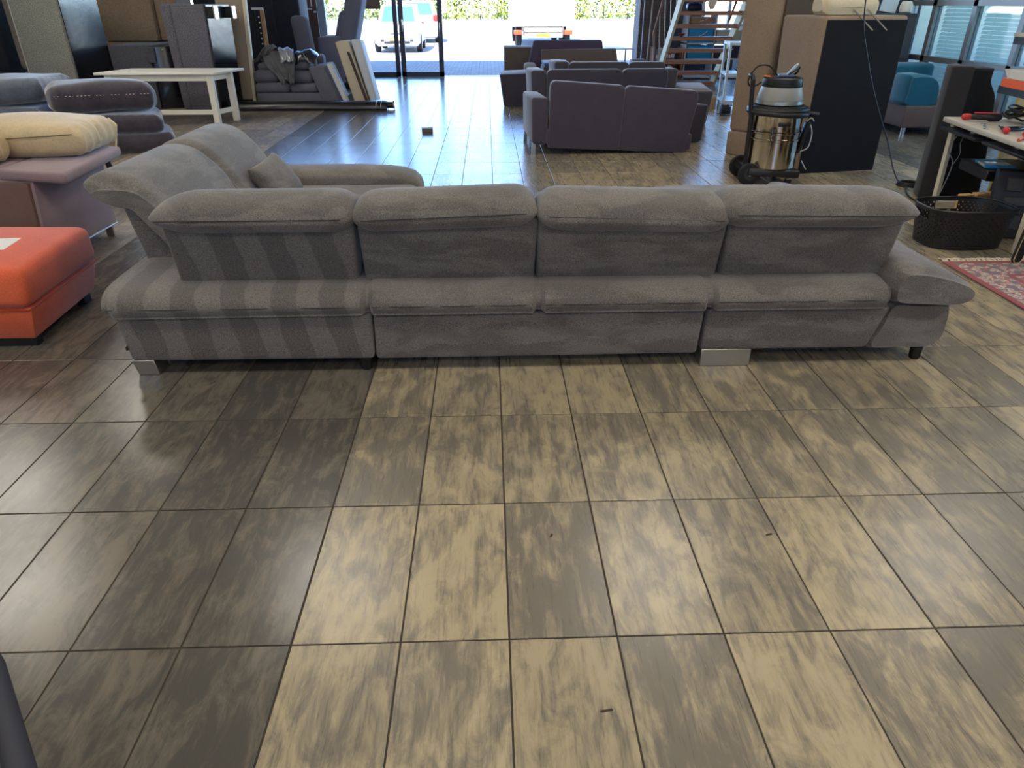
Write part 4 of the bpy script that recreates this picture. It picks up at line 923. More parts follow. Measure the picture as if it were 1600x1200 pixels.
cl = tag(clm.add(v, fq).make('cloth', fabric('beige_cloth', (196, 186, 172), .1, 40, .1, speck=.05)), 'beige cloth hanging over the edge of a high stair tread', 'cloth')
cl.modifiers.new('thickness', 'SOLIDIFY').thickness = .005
# metal rack, charger, carton
rk = thing('metal_rack', 'light blue-grey metal rack standing beside the brown upended sofa', 'rack')
rm = mat('rack_blue', (196, 208, 212), .4, .3)
for (x, y) in ((3.80, 12.0), (4.16, 11.9), (3.90, 12.6), (4.26, 12.5)): MB().box(x-.018, x+.018, y-.018, y+.018, 0, 1.0, .003, 1).make('post', rm, rk)
for z in (.12, .52, .96): MB().hexa([(3.78, 11.98, z), (4.18, 11.88, z), (4.28, 12.52, z), (3.88, 12.62, z), (3.78, 11.98, z+.035), (4.18, 11.88, z+.035), (4.28, 12.52, z+.035), (3.88, 12.62, z+.035)]).make('shelf_board', rm, rk, smooth=False)
rebase(rk, (4.02, 12.25, 0))
tag(MB().box(-.13, .13, -.1, .1, 0, .17, .004, 1).xf((3.63, 12.32, 0), rz=-.2).make('carton', MATS['card']), 'small brown carton on the floor at the metal rack', 'box')
tag(MB().box(-.08, .08, -.08, .08, 0, .15, .006, 1).xf((4.10, 12.1, .995), rz=.1).make('black_box', mat('maroon_black', (46, 30, 38), .5)), 'dark box on top of the metal rack', 'box')
cp_ = thing('clamp', 'black spring clamp lying on the middle board of the metal rack', 'clamp', (4.0, 12.1, .555))
for k in range(3): MB().tube([(0, 0, .012+.01*k), (.09*math.cos(2.1*k), .06*math.sin(2.1*k), .03+.03*k)], [.012, .006], 6).make('jaw', blackp, cp_)
cg_ = thing('battery_charger', 'black caged battery charger on the floor with its cable', 'charger', (3.70, 11.52, 0))
MB().box(-.08, .06, -.07, .07, .02, .13, .01, 2).make('body', blackp, cg_)
MB().box(-.06, .04, -.05, .05, .13, .155, .005, 1).make('panel', mat('dark_red', (110, 34, 34), .5), cg_)
for y in (-.08, .08): MB().tube([(-.10, y, .01), (.11, y, .01), (.11, y, .15), (-.10, y, .15)], .008, 6, True).make('cage_bar', blackp, cg_)
MB().tube(spline([(.10, -.05, .08), (.16, -.12, .03), (.24, -.05, .006), (.28, .10, .006)], 6, False), .005, 6).make('cable', blackp, cg_)
# ================================================================ right side of the hall
bw = fabric('tan_felt', (142, 123, 103), .05, 110, .2, speck=.15); bwd = fabric('tan_felt_shaded', (84, 68, 57), .05, 200, .15, speck=.15)
blackfab = fabric('black_lining_cloth', (24, 25, 29), .1, 220, .08, speck=.3, bump=.3)
u1 = thing('upended_sofa', 'tan felt sofa stood on end behind the steel vacuum cleaner', 'sofa')
MB().hexa([(2.76, 8.40, .24), (3.03, 8.14, .24), (3.75, 8.62, .24), (3.48, 9.10, .24), (2.73, 8.40, 2.05), (3.05, 8.14, 2.05), (3.80, 8.62, 2.05), (3.48, 9.10, 2.05)], .05, 4).make('seat_base', bw, u1)
MB().hexa([(2.745, 8.37, .0), (2.945, 8.08, .0), (3.72, 8.60, .0), (3.50, 8.95, .0), (2.745, 8.37, .25), (2.985, 8.09, .25), (3.74, 8.60, .25), (3.50, 8.95, .25)], .02, 2).make('armrest', bw, u1)
MB().hexa([(3.09, 8.145, .27), (3.74, 8.578, .27), (3.72, 8.63, .27), (3.07, 8.20, .27), (3.12, 8.15, 2.0), (3.79, 8.578, 2.0), (3.76, 8.63, 2.0), (3.09, 8.20, 2.0)]).make('shaded_side_panel', bwd, u1, smooth=False)  # shade of the side face painted as a darker brown panel
rebase(u1, (3.25, 8.6, 0))
u2 = thing('upended_sofa', 'tan felt sofa section stood on end showing its flat black underside', 'sofa')
MB().hexa([(3.16, 7.27, 0), (4.03, 7.44, 0), (3.90, 8.12, 0), (3.06, 7.96, 0), (3.17, 7.28, 1.435), (4.05, 7.45, 1.435), (3.90, 8.12, 1.435), (3.02, 7.96, 1.435)], .03, 4).make('seat_base', bw, u2)
MB().hexa([(3.175, 7.245, 0), (4.025, 7.412, 0), (4.02, 7.46, 0), (3.17, 7.29, 0), (3.195, 7.255, 1.40), (4.035, 7.422, 1.40), (4.03, 7.47, 1.40), (3.19, 7.30, 1.40)], .004, 1).make('underside_lining', blackfab, u2)
MB().box(3.10, 3.16, 7.40, 7.48, .72, .83, .004, 1).make('fitting', chrome, u2)
rebase(u2, (3.55, 7.7, 0))
hr = thing('headrest', 'cream padded headrest with two steel pins lying on the black-backed upended sofa', 'headrest', (3.44, 7.50, 1.435), .12)
MB().loft(spline([(-.14, .03), (-.11, .0), (.1, .0), (.14, .05), (.13, .15), (.05, .20), (-.07, .18), (-.14, .11)], 5), 'x', ends(-.30, .28, .07, .07, 6, .6, .6), (0, .09)).make('pad', fabric('cream_leather', (198, 184, 156), .04, 60, .1, speck=.05), hr)
for x in (0, .145): MB().tube([(x-.02, -.13, .065), (x+.13, -.30, -.12)], .007, 8).make('pin', chrome, hr)
MB().tube([(-.24, -.142, .07), (0, -.146, .068), (.22, -.142, .07)], .003, 5).make('piping', mat('cream_piping', (140, 126, 100), .8), hr)

# ---- wet and dry vacuum cleaner
vc = thing('vacuum_cleaner', 'steel drum workshop vacuum cleaner with grey motor head on a black trolley', 'vacuum cleaner', (2.72, 6.92, 0))
steel = mat('polished_steel', (206, 196, 178), .12, 1)
MB().lathe([(.222, .15), (.232, .16), (.233, .40), (.24, .405), (.24, .42), (.233, .425), (.233, .465), (.24, .47), (.24, .485), (.233, .49), (.230, .62), (.235, .63)], (0, 0, 0), 48).make('drum', steel, vc)
MB().lathe([(.205, .655), (.235, .66), (.245, .68), (.24, .705), (.215, .71)], (0, 0, 0), 40).make('drum_rim', blackp, vc)
MB().lathe([(.195, .71), (.212, .72), (.210, .75), (.2, .755)], (0, 0, 0), 40).make('clamp_ring', brushed, vc)
MB().lathe([(.205, .75), (.208, .76), (.178, .87), (.17, .872)], (0, 0, 0), 40).make('motor_head', mat('grey_head', (150, 150, 142), .45), vc)
MB().lathe([(.180, .865), (.183, .875), (.176, .935), (.15, .945), (.13, .925)], (0, 0, 0), 40).make('head_cap', blackp, vc)
MB().lathe([(.13, .93), (.13, .94)], (-.02, 0, 0), 32).make('head_recess', mat('black_gloss', (16, 16, 18), .3), vc)
b = MB(); 
for k in range(10):
    a = PI*.75+k*.11; b.add([(r*math.cos(a+q), r*math.sin(a+q), .947+.002) for r, q in ((.12, 0), (.175, 0), (.175, .11), (.12, .11))], [(0, 1, 2, 3)])
    b.add([(r*math.cos(a+q), r*math.sin(a+q), .947-.012) for r, q in ((.12, 0), (.175, 0), (.175, .11), (.12, .11))], [(3, 2, 1, 0)])
b.make('orange_trim', mat('orange_plastic', (226, 120, 40), .4), vc, smooth=False)
MB().box(-.05, .09, -.04, .05, .945, .972, .01, 2).xf((0, 0, 0)).make('switch_block', mat('blue_grey_plastic', (92, 112, 150), .4), vc)
MB().hexa([(.0, -.02, .95), (.06, -.02, .95), (.06, .0, .95), (.0, .0, .95), (.09, -.02, 1.05), (.12, -.02, 1.06), (.12, 0, 1.06), (.09, 0, 1.05)], .004, 1).make('nozzle_plate', mat('pale_blue_plastic', (170, 190, 210), .4), vc)
for k in range(4): MB().tube(spline([(.02, -.03, .96), (.08+.02*k, -.05+.02*k, 1.0+.01*k), (.13, .0+.02*k, .99-.01*k), (.09, .05, .955)], 6, False), .006, 6).make('cord_loop', blackp, vc)
MB().tube(spline([(-.19, .02, .90), (-.28, .0, .86), (-.33, -.02, .92), (-.27, -.03, 1.03), (-.16, -.02, 1.04), (-.06, 0, .96)], 8, False), .007, 6).make('power_cord', blackp, vc)
MB().tube([(-.25, -.05, .12), (-.262, -.05, .60), (-.28, -.05, .70), (-.30, -.06, .93)], .021, 10).make('handle_post', blackp, vc)
MB().tube([(-.295, -.06, .915), (-.305, -.05, .955), (-.305, -.0, .965), (-.30, .03, .955)], .021, 10).make('handle_grip', blackp, vc)
MB().tube([(.262*math.cos(a), .262*math.sin(a), .625+.03*math.sin(a*.5)) for a in arc(28, PI*.95, PI*2.15)]+[(.34, .02, .62), (.40, .0, .615)], .026, 10).make('hose', blackp, vc)
MB().tube([(.258*math.cos(a), .258*math.sin(a), .675) for a in arc(30, 0, 2*PI*29/30)], .024, 8, True).make('hose', blackp, vc)
MB().hexa([(-.27, -.22, .10), (.23, -.22, .07), (.23, .24, .07), (-.27, .25, .10), (-.26, -.21, .17), (.24, -.21, .145), (.24, .23, .145), (-.26, .24, .17)], .02, 2).make('trolley', blackp, vc)
MB().box(-.06, .05, -.248, -.222, .545, .575, .006, 2).make('drum_grip', blackp, vc)
MB().tube([(-.10, -.211, .18), (-.10, -.212, .61)], .004, 6).make('drum_seam', brushed, vc)
for (x, y) in ((-.24, -.16), (-.20, .24)):
    w = MB().lathe([(.05, -.025), (.098, -.022), (.105, -.01), (.105, .01), (.098, .022), (.05, .025)], (x, y, .105), 28, 'y').make('wheel', mat('rubber', (20, 20, 22), .6), vc)
    MB().lathe([(.055, -.03), (.05, .03)], (x, y, .105), 20, 'y').make('hub', mat('dark_hub', (48, 48, 52), .4), w)
    MB().lathe([(.016, -.034), (.014, .03)], (x, y, .105), 12, 'y').make('axle_cap', chrome, w)
for (x, y) in ((.15, -.15), (.15, .17)):
    w = MB().lathe([(.02, -.012), (.033, -.010), (.033, .010), (.02, .012)], (x, y, .033), 18, 'y').make('caster', mat('rubber', (20, 20, 22), .6), vc)
    MB().box(x-.02, x+.02, y-.02, y+.02, .05, .08, .004, 1).make('caster_fork', brushed, w)
MB().hexa([(.22, -.08, .28), (.25, -.08, .28), (.25, .0, .28), (.22, .0, .28), (.27, -.08, .56), (.31, -.08, .56), (.31, 0, .56), (.27, 0, .56)], .006, 1).make('tool_holder', blackp, vc)
for pts in (([(.24, -.1, .30), (.31, -.1, .34), (.33, -.08, .46), (.30, -.08, .54)]), ([(.25, -.1, .57), (.29, -.1, .60), (.32, -.1, .57)]), ([(.26, -.12, .22), (.31, -.14, .14)])):
    MB().tube(spline(pts, 6, False), .006, 6).make('wire_clip', mat('pale_wire', (170, 170, 172), .4), vc)

# ---- hanging cable and its coil
cb = thing('cable', 'thin black cable hanging down past the black underside into a coil on the floor', 'cable')
MB().tube(spline([(3.36, 7.10, 4.36), (3.40, 7.10, 2.4), (3.42, 7.08, 1.50), (3.55, 7.05, 1.05), (3.70, 7.02, .70), (3.86, 6.95, .36), (3.93, 6.86, .12), (3.96, 6.76, .012)], 8, False), .0065, 6).make('drop', mat('cable_black', (30, 30, 32), .5), cb)
for k in range(3): MB().tube([(4.01+(.11-.01*k)*math.cos(a), 6.67+(.10-.01*k)*math.sin(a), .012+.012*k) for a in arc(24, 0, 2*PI*23/24)], .0075, 6, True).make('coil', MATS['cable_black'], cb)
MB().tube(spline([(3.95, 6.59, .01), (3.85, 6.42, .01), (3.77, 6.2, .01), (3.745, 6.0, .01), (3.72, 5.75, .01)], 6, False), .0075, 6).make('tail', MATS['cable_black'], cb)
rebase(cb, (4.0, 6.7, 0))

# ---- teal and grey sofa at the office glass
teal = fabric('teal_weave', (34, 96, 122), .06, 200, .25, speck=.15); gs = fabric('warm_grey_weave', (104, 94, 94), .05, 200, .15, speck=.12)
tl = thing('sofa', 'teal and warm grey lounge sofa standing at the office glass wall', 'sofa')
MB().box(5.42, 6.36, 9.52, 11.1, .09, .365, .03, 3).make('base', gs, tl)
MB().loft(spline([(5.42, .36), (5.80, .36), (5.83, .44), (5.82, .58), (5.76, .68), (5.64, .725), (5.46, .725), (5.41, .70), (5.40, .5)], 4), 'y', ends(9.54, 10.0, .06, .06, 5, .9, .9), (5.6, .5)).make('armrest', teal, tl)
MB().box(5.80, 6.36, 9.55, 10.2, .36, .46, .03, 3).make('seat', gs, tl)
MB().box(5.45, 6.36, 10.2, 10.75, .36, .46, .03, 3).make('seat', gs, tl)
MB().box(5.42, 6.38, 10.7, 11.05, .36, .78, .06, 4).make('backrest', teal, tl)
for x, y in ((5.50, 9.6), (6.28, 9.6), (5.5, 11.0), (6.28, 11.0)): MB().lathe([(.03, 0), (.03, .10)], (x, y, 0), 16).make('leg', chrome, tl)
rebase(tl, (5.9, 10.3, 0))
# ---- black upholstered curved end piece
kf = fabric('black_weave_lit', (46, 45, 47), .06, 200, .15, speck=.2)  # lighter copy of the black, paints the lit left face
ep = thing('upended_armchair', 'black armchair stood on end with a waisted outline behind the workbench', 'armchair', (3.93, 6.07, 0), .20)
prof = [(0, 0)]+spline([(.45, 0), (.42, .25), (.37, .55), (.335, .72), (.30, .86), (.22, .97), (.215, 1.07)], 5, False)+[(0, 1.08)]
sd2 = MB().prism(prof, 'y', 0, .34, .02, 3); sd2.v = [(x+.40*y, y, z) for x, y, z in sd2.v]; sd2.make('side', blackfab, ep)
MB().hexa([(-.066, .145, 0), (.012, -.014, 0), (.15, .34, 0), (.05, .345, 0), (-.066, .145, 1.085), (.012, -.014, 1.09), (.15, .34, 1.09), (.05, .345, 1.085)], .018, 3).make('back', kf, ep)

# ---- workbench with trays and tools
wb = thing('workbench', 'pale-topped workbench on cream steel legs with black trays under it', 'workbench')
crm = mat('cream_steel', (214, 206, 184), .45)
WT = [(3.735, 5.98), (3.49, 4.45), (4.20, 4.34), (4.45, 5.86)]
MB().hexa([WT[0]+(.685,), WT[1]+(.685,), WT[2]+(.685,), WT[3]+(.685,), WT[0]+(.722,), WT[1]+(.722,), WT[2]+(.722,), WT[3]+(.722,)], .008, 2).make('top', mat('pale_laminate', (190, 182, 166), .5), wb)
MB().hexa([(3.83, 5.93, 0), (3.86, 5.93, 0), (3.86, 5.98, 0), (3.83, 5.98, 0), (3.80, 5.91, .69), (3.83, 5.91, .69), (3.83, 5.96, .69), (3.80, 5.96, .69)]).make('leg', crm, wb, smooth=False)
for (x, y) in ((3.66, 4.62), (4.13, 4.60), (4.36, 5.78)): MB().box(x-.02, x+.02, y-.02, y+.02, 0, .69, .003, 1).make('leg', crm, wb)
MB().hexa([(3.84, 5.95, 0), (4.38, 5.80, 0), (4.38, 5.85, 0), (3.84, 6.0, 0), (3.84, 5.95, .035), (4.38, 5.80, .035), (4.38, 5.85, .035), (3.84, 6.0, .035)]).make('foot_rail', crm, wb, smooth=False)
MB().hexa([(4.20, 4.5, .03), (4.42, 5.78, .03), (4.44, 5.78, .03), (4.22, 4.5, .03), (4.20, 4.5, .69), (4.42, 5.78, .69), (4.44, 5.78, .69), (4.22, 4.5, .69)]).make('rear_panel', blackp, wb, smooth=False)
tray = mat('black_tray', (30, 34, 46), .35)
MB().hexa([(3.70, 5.92, .632), (3.615, 5.33, .632), (3.98, 5.27, .632), (4.06, 5.86, .632), (3.69, 5.93, .655), (3.605, 5.32, .655), (3.98, 5.26, .655), (4.06, 5.87, .655)], .006, 1).make('tray', tray, wb)
MB().hexa([(3.60, 5.22, .632), (3.51, 4.62, .632), (3.86, 4.56, .632), (3.95, 5.16, .632), (3.59, 5.23, .655), (3.50, 4.61, .655), (3.86, 4.55, .655), (3.95, 5.17, .655)], .006, 1).make('tray', tray, wb)
for a, b_ in ((3.64, 5.55), (3.55, 4.9)): MB().box(a+.1, a+.14, b_, b_+.04, .65, .69).make('tray_bracket', crm, wb, smooth=False)
# upper shelves on a mast
MB().box(4.10, 4.16, 5.02, 5.09, .72, 1.75, .004, 1).make('mast', blackp, wb)
MB().hexa([(3.94, 5.72, .93), (3.80, 4.80, .93), (4.16, 4.74, .93), (4.30, 5.66, .93), (3.94, 5.72, .985), (3.80, 4.80, .985), (4.16, 4.74, .985), (4.30, 5.66, .985)]).make('shelf', tray, wb, smooth=False)
MB().hexa([(3.96, 5.74, 1.27), (3.82, 4.82, 1.27), (4.18, 4.76, 1.27), (4.32, 5.68, 1.27), (3.96, 5.74, 1.32), (3.82, 4.82, 1.32), (4.18, 4.76, 1.32), (4.32, 5.68, 1.32)]).make('shelf', tray, wb, smooth=False)
MB().hexa([(3.955, 5.75, 1.32), (3.815, 4.82, 1.32), (4.18, 4.76, 1.32), (4.32, 5.69, 1.32), (3.955, 5.75, 1.345), (3.815, 4.82, 1.345), (4.18, 4.76, 1.345), (4.32, 5.69, 1.345)]).make('shelf_liner', MATS['pale_laminate'], wb, smooth=False)
rebase(wb, (3.97, 5.2, 0))
tag(MB().box(0, .02, -.05, .50, 0, 1.5, .003, 1).xf((4.36, 6.02, 0), ry=.0, rz=-1.2).make('chipboard', mat('chipboard', (196, 168, 112), .7, var=.1, scale=60)), 'yellowish chipboard sheet standing behind the workbench', 'board')
ob = thing('tool_box', 'orange and white cardboard box on the workbench shelf', 'box', (3.96, 5.42, .985), -.15)
MB().box(-.10, .10, -.20, .20, 0, .06, .004, 1).make('base', mat('orange_card', (232, 92, 26), .6), ob)
MB().box(-.10, .10, -.20, .12, .06, .12, .004, 1).make('lid', mat('white_card', (214, 208, 196), .7), ob)
MB().hexa([(-.10, .12, .06), (.10, .12, .06), (.10, .13, .06), (-.10, .13, .06), (-.10, .20, .12), (.10, .20, .12), (.10, .21, .12), (-.10, .21, .12)]).make('flap', MATS['white_card'], ob, smooth=False)
red = mat('red_tool', (196, 44, 46), .4); ork = mat('orange_tool', (214, 82, 36), .45); bt = mat('black_tool', (28, 27, 28), .5)
g1 = thing('grinder', 'red and black power tool lying on the workbench end', 'power tool', (3.89, 5.71, .722), 1.35); g1.scale = (.75, .75, .75)
MB().lathe([(.02, -.17), (.038, -.15), (.042, -.06), (.03, -.03), (.027, .12), (.02, .15)], (0, 0, .042), 18, 'y').make('body', bt, g1)
MB().lathe([(.022, .12), (.032, .14), (.033, .19), (.02, .21)], (0, 0, .042), 18, 'y').make('head', red, g1)
MB().box(-.012, .012, -.14, .1, .075, .088, .004, 1).make('stripe', red, g1)
def hand_tool(name, label, loc, rz, hm, L, jaws=True, cat='tool'):
    t = thing(name, label, cat, loc, rz)
    for s_ in (-1, 1): MB().tube(spline([(0, s_*.012, .012), (-L*.3, s_*.03, .012), (-L*.6, s_*.04, .012), (-L, s_*.03, .012)], 4, False), [.010]*13, 8).make('handle', hm, t)
    MB().hexa([(-.02, -.018, .002), (L*.3, -.006, .002), (L*.3, .006, .002), (-.02, .018, .002), (-.02, -.018, .022), (L*.3, -.006, .018), (L*.3, .006, .018), (-.02, .018, .022)], .002, 1).make('jaws', brushed, t)
hand_tool('pliers', 'orange-handled pliers lying on the workbench', (3.70, 4.86, .722), .6, ork, .16)
hand_tool('pliers', 'red-handled pliers lying on the workbench beside the power tool', (3.83, 5.08, .722), 1.0, red, .15)
hand_tool('shears', 'black-handled shears lying on the workbench', (3.92, 5.30, .722), .4, bt, .17)
wr = thing('wrench', 'shiny steel wrench lying on the workbench edge', 'wrench', (3.72, 5.42, .722), 1.1)
MB().box(-.10, .10, -.009, .009, .001, .009, .002, 1).make('shaft', chrome, wr)
MB().lathe([(.012, 0), (.022, .001), (.022, .01), (.012, .011)], (.11, 0, 0), 16).make('ring_end', chrome, wr)
MB().lathe([(.012, 0), (.020, .001), (.020, .01), (.012, .011)], (-.11, 0, 0), 16).make('open_end', chrome, wr)
sd_ = thing('screwdriver', 'screwdriver with a round red handle end on the workbench', 'screwdriver', (3.68, 5.12, .722), 1.2)
MB().lathe([(.008, -.035), (.020, -.025), (.024, 0), (.018, .025), (.008, .032)], (0, 0, .024), 16, 'x').make('handle', red, sd_)
MB().lathe([(.012, .03), (.013, .12), (.005, .13), (.004, .22)], (0, 0, .024), 10, 'x').make('shaft', bt, sd_)
cc = thing('cable_heap', 'heap of black cables on the back of the workbench', 'cable')
for k in range(6):
    r = random.Random(k); cx, cy = 4.19+r.uniform(-.03, .03), 5.69+r.uniform(-.05, .05)
    MB().tube([(cx+.10*math.cos(a)*r.uniform(.9, 1.1), cy+.10*math.sin(a), .729+.014*k+.03*abs(math.sin(a*1.5+k))) for a in arc(20, 0, 2*PI*19/20)], .008, 6, True).make('loop', blackp, cc)
rebase(cc, (4.19, 5.69, .722))
# lower shelf box with packets
lw = thing('drawer_box', 'black open box with wrapped packets under the workbench', 'box', (3.99, 5.45, .0), -.16)
MB().box(-.22, .22, -.24, .24, .36, .44, .006, 1).make('tray', bt, lw)
MB().box(-.03, .03, -.03, .03, 0, .37).make('pedestal', bt, lw, smooth=False)
MB().box(-.12, .12, -.12, .12, 0, .02).make('foot', bt, lw, smooth=False)
pk = thing('packet', 'clear packet with blue ends lying in the black box under the workbench', 'packet', (3.88, 5.40, .442), -.3)
MB().box(-.10, .10, -.09, .09, 0, .022, .008, 2).make('film', mat('clear_film', (190, 196, 200), .15), pk)
MB().box(-.105, .105, -.12, -.085, 0, .024, .006, 2).make('blue_end', mat('cyan_plastic', (40, 150, 200), .4), pk)
MB().box(-.105, .105, .085, .12, 0, .024, .006, 2).make('blue_end', mat('cyan_plastic', (40, 150, 200), .4), pk)
wc = thing('charging_cord', 'thin pale cord hanging from the tray under the workbench', 'cable')
MB().tube(spline([(3.79, 5.79, .634), (3.74, 5.80, .50), (3.80, 5.79, .38), (3.78, 5.80, .18), (3.74, 5.81, .004)], 8, False), .004, 5).make('strand', mat('grey_cord', (128, 128, 126), .6), wc)
MB().tube(spline([(3.84, 5.77, .634), (3.81, 5.78, .55), (3.83, 5.78, .46), (3.80, 5.79, .37)], 8, False), .003, 5).make('strand', mat('grey_cord', (128, 128, 126), .6), wc)
rebase(wc, (3.78, 5.79, 0))
# open tool case
ca = thing('tool_case', 'open grey moulded tool case standing on edge under the workbench', 'case', (3.89, 5.0, 0), -.3, rx=0)
tc2 = mat('case_grey', (72, 72, 74), .7)
MB().hexa([(-.20, -.05, 0), (.20, -.05, 0), (.20, .03, 0), (-.20, .03, 0), (-.20, .05, .48), (.20, .05, .48), (.20, .13, .48), (-.20, .13, .48)], .02, 2).make('shell', bt, ca)
for (x, z, w, h) in ((-.12, .08, .12, .10), (.05, .06, .12, .14), (-.13, .24, .26, .06), (-.13, .34, .10, .09), (.02, .35, .13, .08)):
    y = -.05+z*.208
    MB().hexa([(x, y-.035, z), (x+w, y-.035, z), (x+w, y+.01, z), (x, y+.01, z), (x, y-.035+h*.2, z+h), (x+w, y-.035+h*.2, z+h), (x+w, y+.01+h*.2, z+h), (x, y+.01+h*.2, z+h)], .008, 2).make('insert', tc2, ca)
# wood blocks behind the basket
for k, (x, y, rz, l) in enumerate(((3.665, 5.31, .25, 'short pine block leaning on the floor behind the black basket'), (3.775, 5.31, .08, 'stepped pine block behind the black basket, next to the short one'), (3.885, 5.30, -.08, 'long pine offcut behind the black basket near the tool case'))):
    tag(MB().box(-.05, .05, -.03, .03, 0, .25+.01*k, .003, 1).xf((x, y, 0), rz=rz).make('wood_block', mat('pine', (206, 160, 100), .6, var=.1, scale=15)), l, 'wood')
# ---- black perforated basket
bk = thing('laundry_basket', 'black perforated plastic basket standing by the rug fringe', 'basket', (3.40, 4.90, 0), 0)
def sq(a, hx, hy, p=3.2): c, s_ = math.cos(a), math.sin(a); return (hx*math.copysign(abs(c)**(2/p), c), hy*math.copysign(abs(s_)**(2/p), s_))
NB, NR = 96, 14
HX, HY, HH = .31, .225, .27
v = []; f = []
for i in range(NR+1):
    t = i/NR; k = .86+.14*t
    for j in range(NB): x, y = sq(2*PI*j/NB, HX*k, HY*k); v.append((x, y, .001+t*HH))
for i in range(NR):
    for j in range(NB):
        a = 2*PI*(j+.5)/NB; z = (i+.5)/NR
        grip = (.72 < z < .90) and (min(abs(a-PI), 2*PI-abs(a-PI)) < .17 or min(a, 2*PI-a) < .17 or abs(a-PI/2) < .15)
        if grip: continue
        q = [i*NB+j, i*NB+(j+1) % NB, (i+1)*NB+(j+1) % NB, (i+1)*NB+j]
        if .08 < z < .92 and (i+j) % 2 == 0:
            # diamond-like hole: inset ring of four strips
            P4 = [Vector(v[m_]) for m_ in q]; c_ = sum(P4, Vector())/4; o_ = len(v); v += [tuple(c_+(p-c_)*.52) for p in P4]
            for m_ in range(4): f.append((q[m_], q[(m_+1) % 4], o_+(m_+1) % 4, o_+m_))
        else: f.append(tuple(q))
f.append(tuple(range(NB))[::-1])
ob_ = MB().add(v, f).make('wall', mat('basket_black', (24, 25, 28), .4), bk, smooth=False)
md = ob_.modifiers.new('thickness', 'SOLIDIFY'); md.thickness = .004
MB().tube([sq(2*PI*j/64, HX, HY)+(HH+.006,) for j in range(64)], .008, 8, True).make('rim', MATS['basket_black'], bk)
# ---- rug
def rug_mat():
    m, n, l, b = _new('oriental_rug')
    M = lambda op, a, bb=None, c=None: math_node(n, l, op, a, bb, c)
    tc3 = n.new('ShaderNodeTexCoord'); sx = n.new('ShaderNodeSeparateXYZ'); l.new(tc3.outputs['Object'], sx.inputs[0])
    ex = M('MINIMUM', M('SUBTRACT', .95, M('ABSOLUTE', sx.outputs[0])), M('SUBTRACT', 1.05, M('ABSOLUTE', sx.outputs[1])))
    vo = n.new('ShaderNodeTexVoronoi'); vo.inputs['Scale'].default_value = 22; l.new(tc3.outputs['Object'], vo.inputs['Vector'])
    no = n.new('ShaderNodeTexNoise'); no.inputs['Scale'].default_value = 38; no.inputs['Detail'].default_value = 4; l.new(tc3.outputs['Object'], no.inputs['Vector'])
    cr = n.new('ShaderNodeValToRGB'); e = cr.color_ramp; e.interpolation = 'CONSTANT'
    e.elements[0].color = hexc(140, 62, 54); e.elements[1].position = .30; e.elements[1].color = hexc(172, 156, 140)
    for p_, c in ((.45, (112, 116, 124)), (.58, (186, 168, 146)), (.70, (158, 84, 70)), (.82, (96, 90, 96))): q = e.elements.new(p_); q.color = hexc(*c)
    l.new(M('ADD', M('MULTIPLY', vo.outputs['Distance'], .8), M('MULTIPLY', no.outputs[0], .70)), cr.inputs[0])
    br_ = M('LESS_THAN', ex, .045); band = M('MULTIPLY', M('GREATER_THAN', ex, .26), M('LESS_THAN', ex, .30))
    mx = n.new('ShaderNodeMix'); mx.data_type = 'RGBA'; l.new(M('MAXIMUM', br_, band), mx.inputs[0]); l.new(cr.outputs[0], mx.inputs[6]); mx.inputs[7].default_value = hexc(134, 48, 42)
    l.new(mx.outputs[2], b.inputs['Base Color']); b.inputs['Roughness'].default_value = .95; b.inputs['Sheen Weight'].default_value = .2
    return m
rg_ = thing('rug', 'red and grey patterned oriental rug with pale fringe on the tiles', 'rug', (3.99, 3.40, 0), -.01)
MB().box(-.95, .95, -1.05, 1.05, .001, .009, .003, 1).make('pile', rug_mat(), rg_)
fr_ = MB(); r = random.Random(5)
for k in range(230):
    x = -.94+k*1.88/229; fr_.tube([(x, 1.045, .006), (x+r.uniform(-.012, .012), 1.075, .008+r.uniform(0, .008)), (x+r.uniform(-.02, .02), 1.115+r.uniform(-.015, .015), .004)], .0035, 4)
    fr_.tube([(x, -1.045, .006), (x+r.uniform(-.02, .02), -1.11, .004)], .0035, 4)
stuff(fr_.make('fringe', mat('fringe', (206, 194, 170), .9), rg_))
# ---- two black boards with pale edges
for k, (x, y, l) in enumerate(((3.53, 4.42, 'black bent board with plywood edge standing on the rug corner, nearer the basket'), (3.60, 4.33, 'black bent board with plywood edge standing on the rug corner, farther from the basket'))):
    t = thing('bent_board', l, 'board', (x, y, .009), .2)
    out = [(-.035, .02), (-.02, 0), (.02, 0), (.035, .02), (.10, .55), (.02, .55)]
    MB().prism(out, 'y', -.012, .012).make('face', bt, t, smooth=False)
    MB().tube([(p[0], -.012, p[1]) for p in out], .004, 5, True).make('edge', mat('ply_edge_light', (214, 186, 134), .6), t)
# ---- things standing beyond the black-backed sofa
cu = thing('curtain', 'dark blue pleated curtain beyond the upended sofas', 'curtain')
v = []; f = []
for k in range(41):
    x = 5.75+k*.9/40; y = 12.0-.05+.035*math.sin(k*1.1); v += [(x, y, 0.05), (x, y, 2.4)]
for k in range(40): f.append((2*k, 2*k+2, 2*k+3, 2*k+1))
cu_o = MB().add(v, f).make('cloth', mat('dark_curtain', (44, 54, 72), .8), cu); cu_o.modifiers.new('thickness', 'SOLIDIFY').thickness = .004
MB().tube([(5.7, 11.95, 2.42), (6.42, 11.95, 2.42)], .012, 8).make('rod', blackp, cu)
rebase(cu, (6.2, 11.95, 0))
cbn = thing('cabinet', 'dark low cabinet below the curtain beside the teal sofa', 'cabinet')
MB().box(5.3, 6.3, 11.35, 11.75, 0, 1.40, .008, 1).make('body', mat('cabinet_dark', (52, 50, 54), .5), cbn)
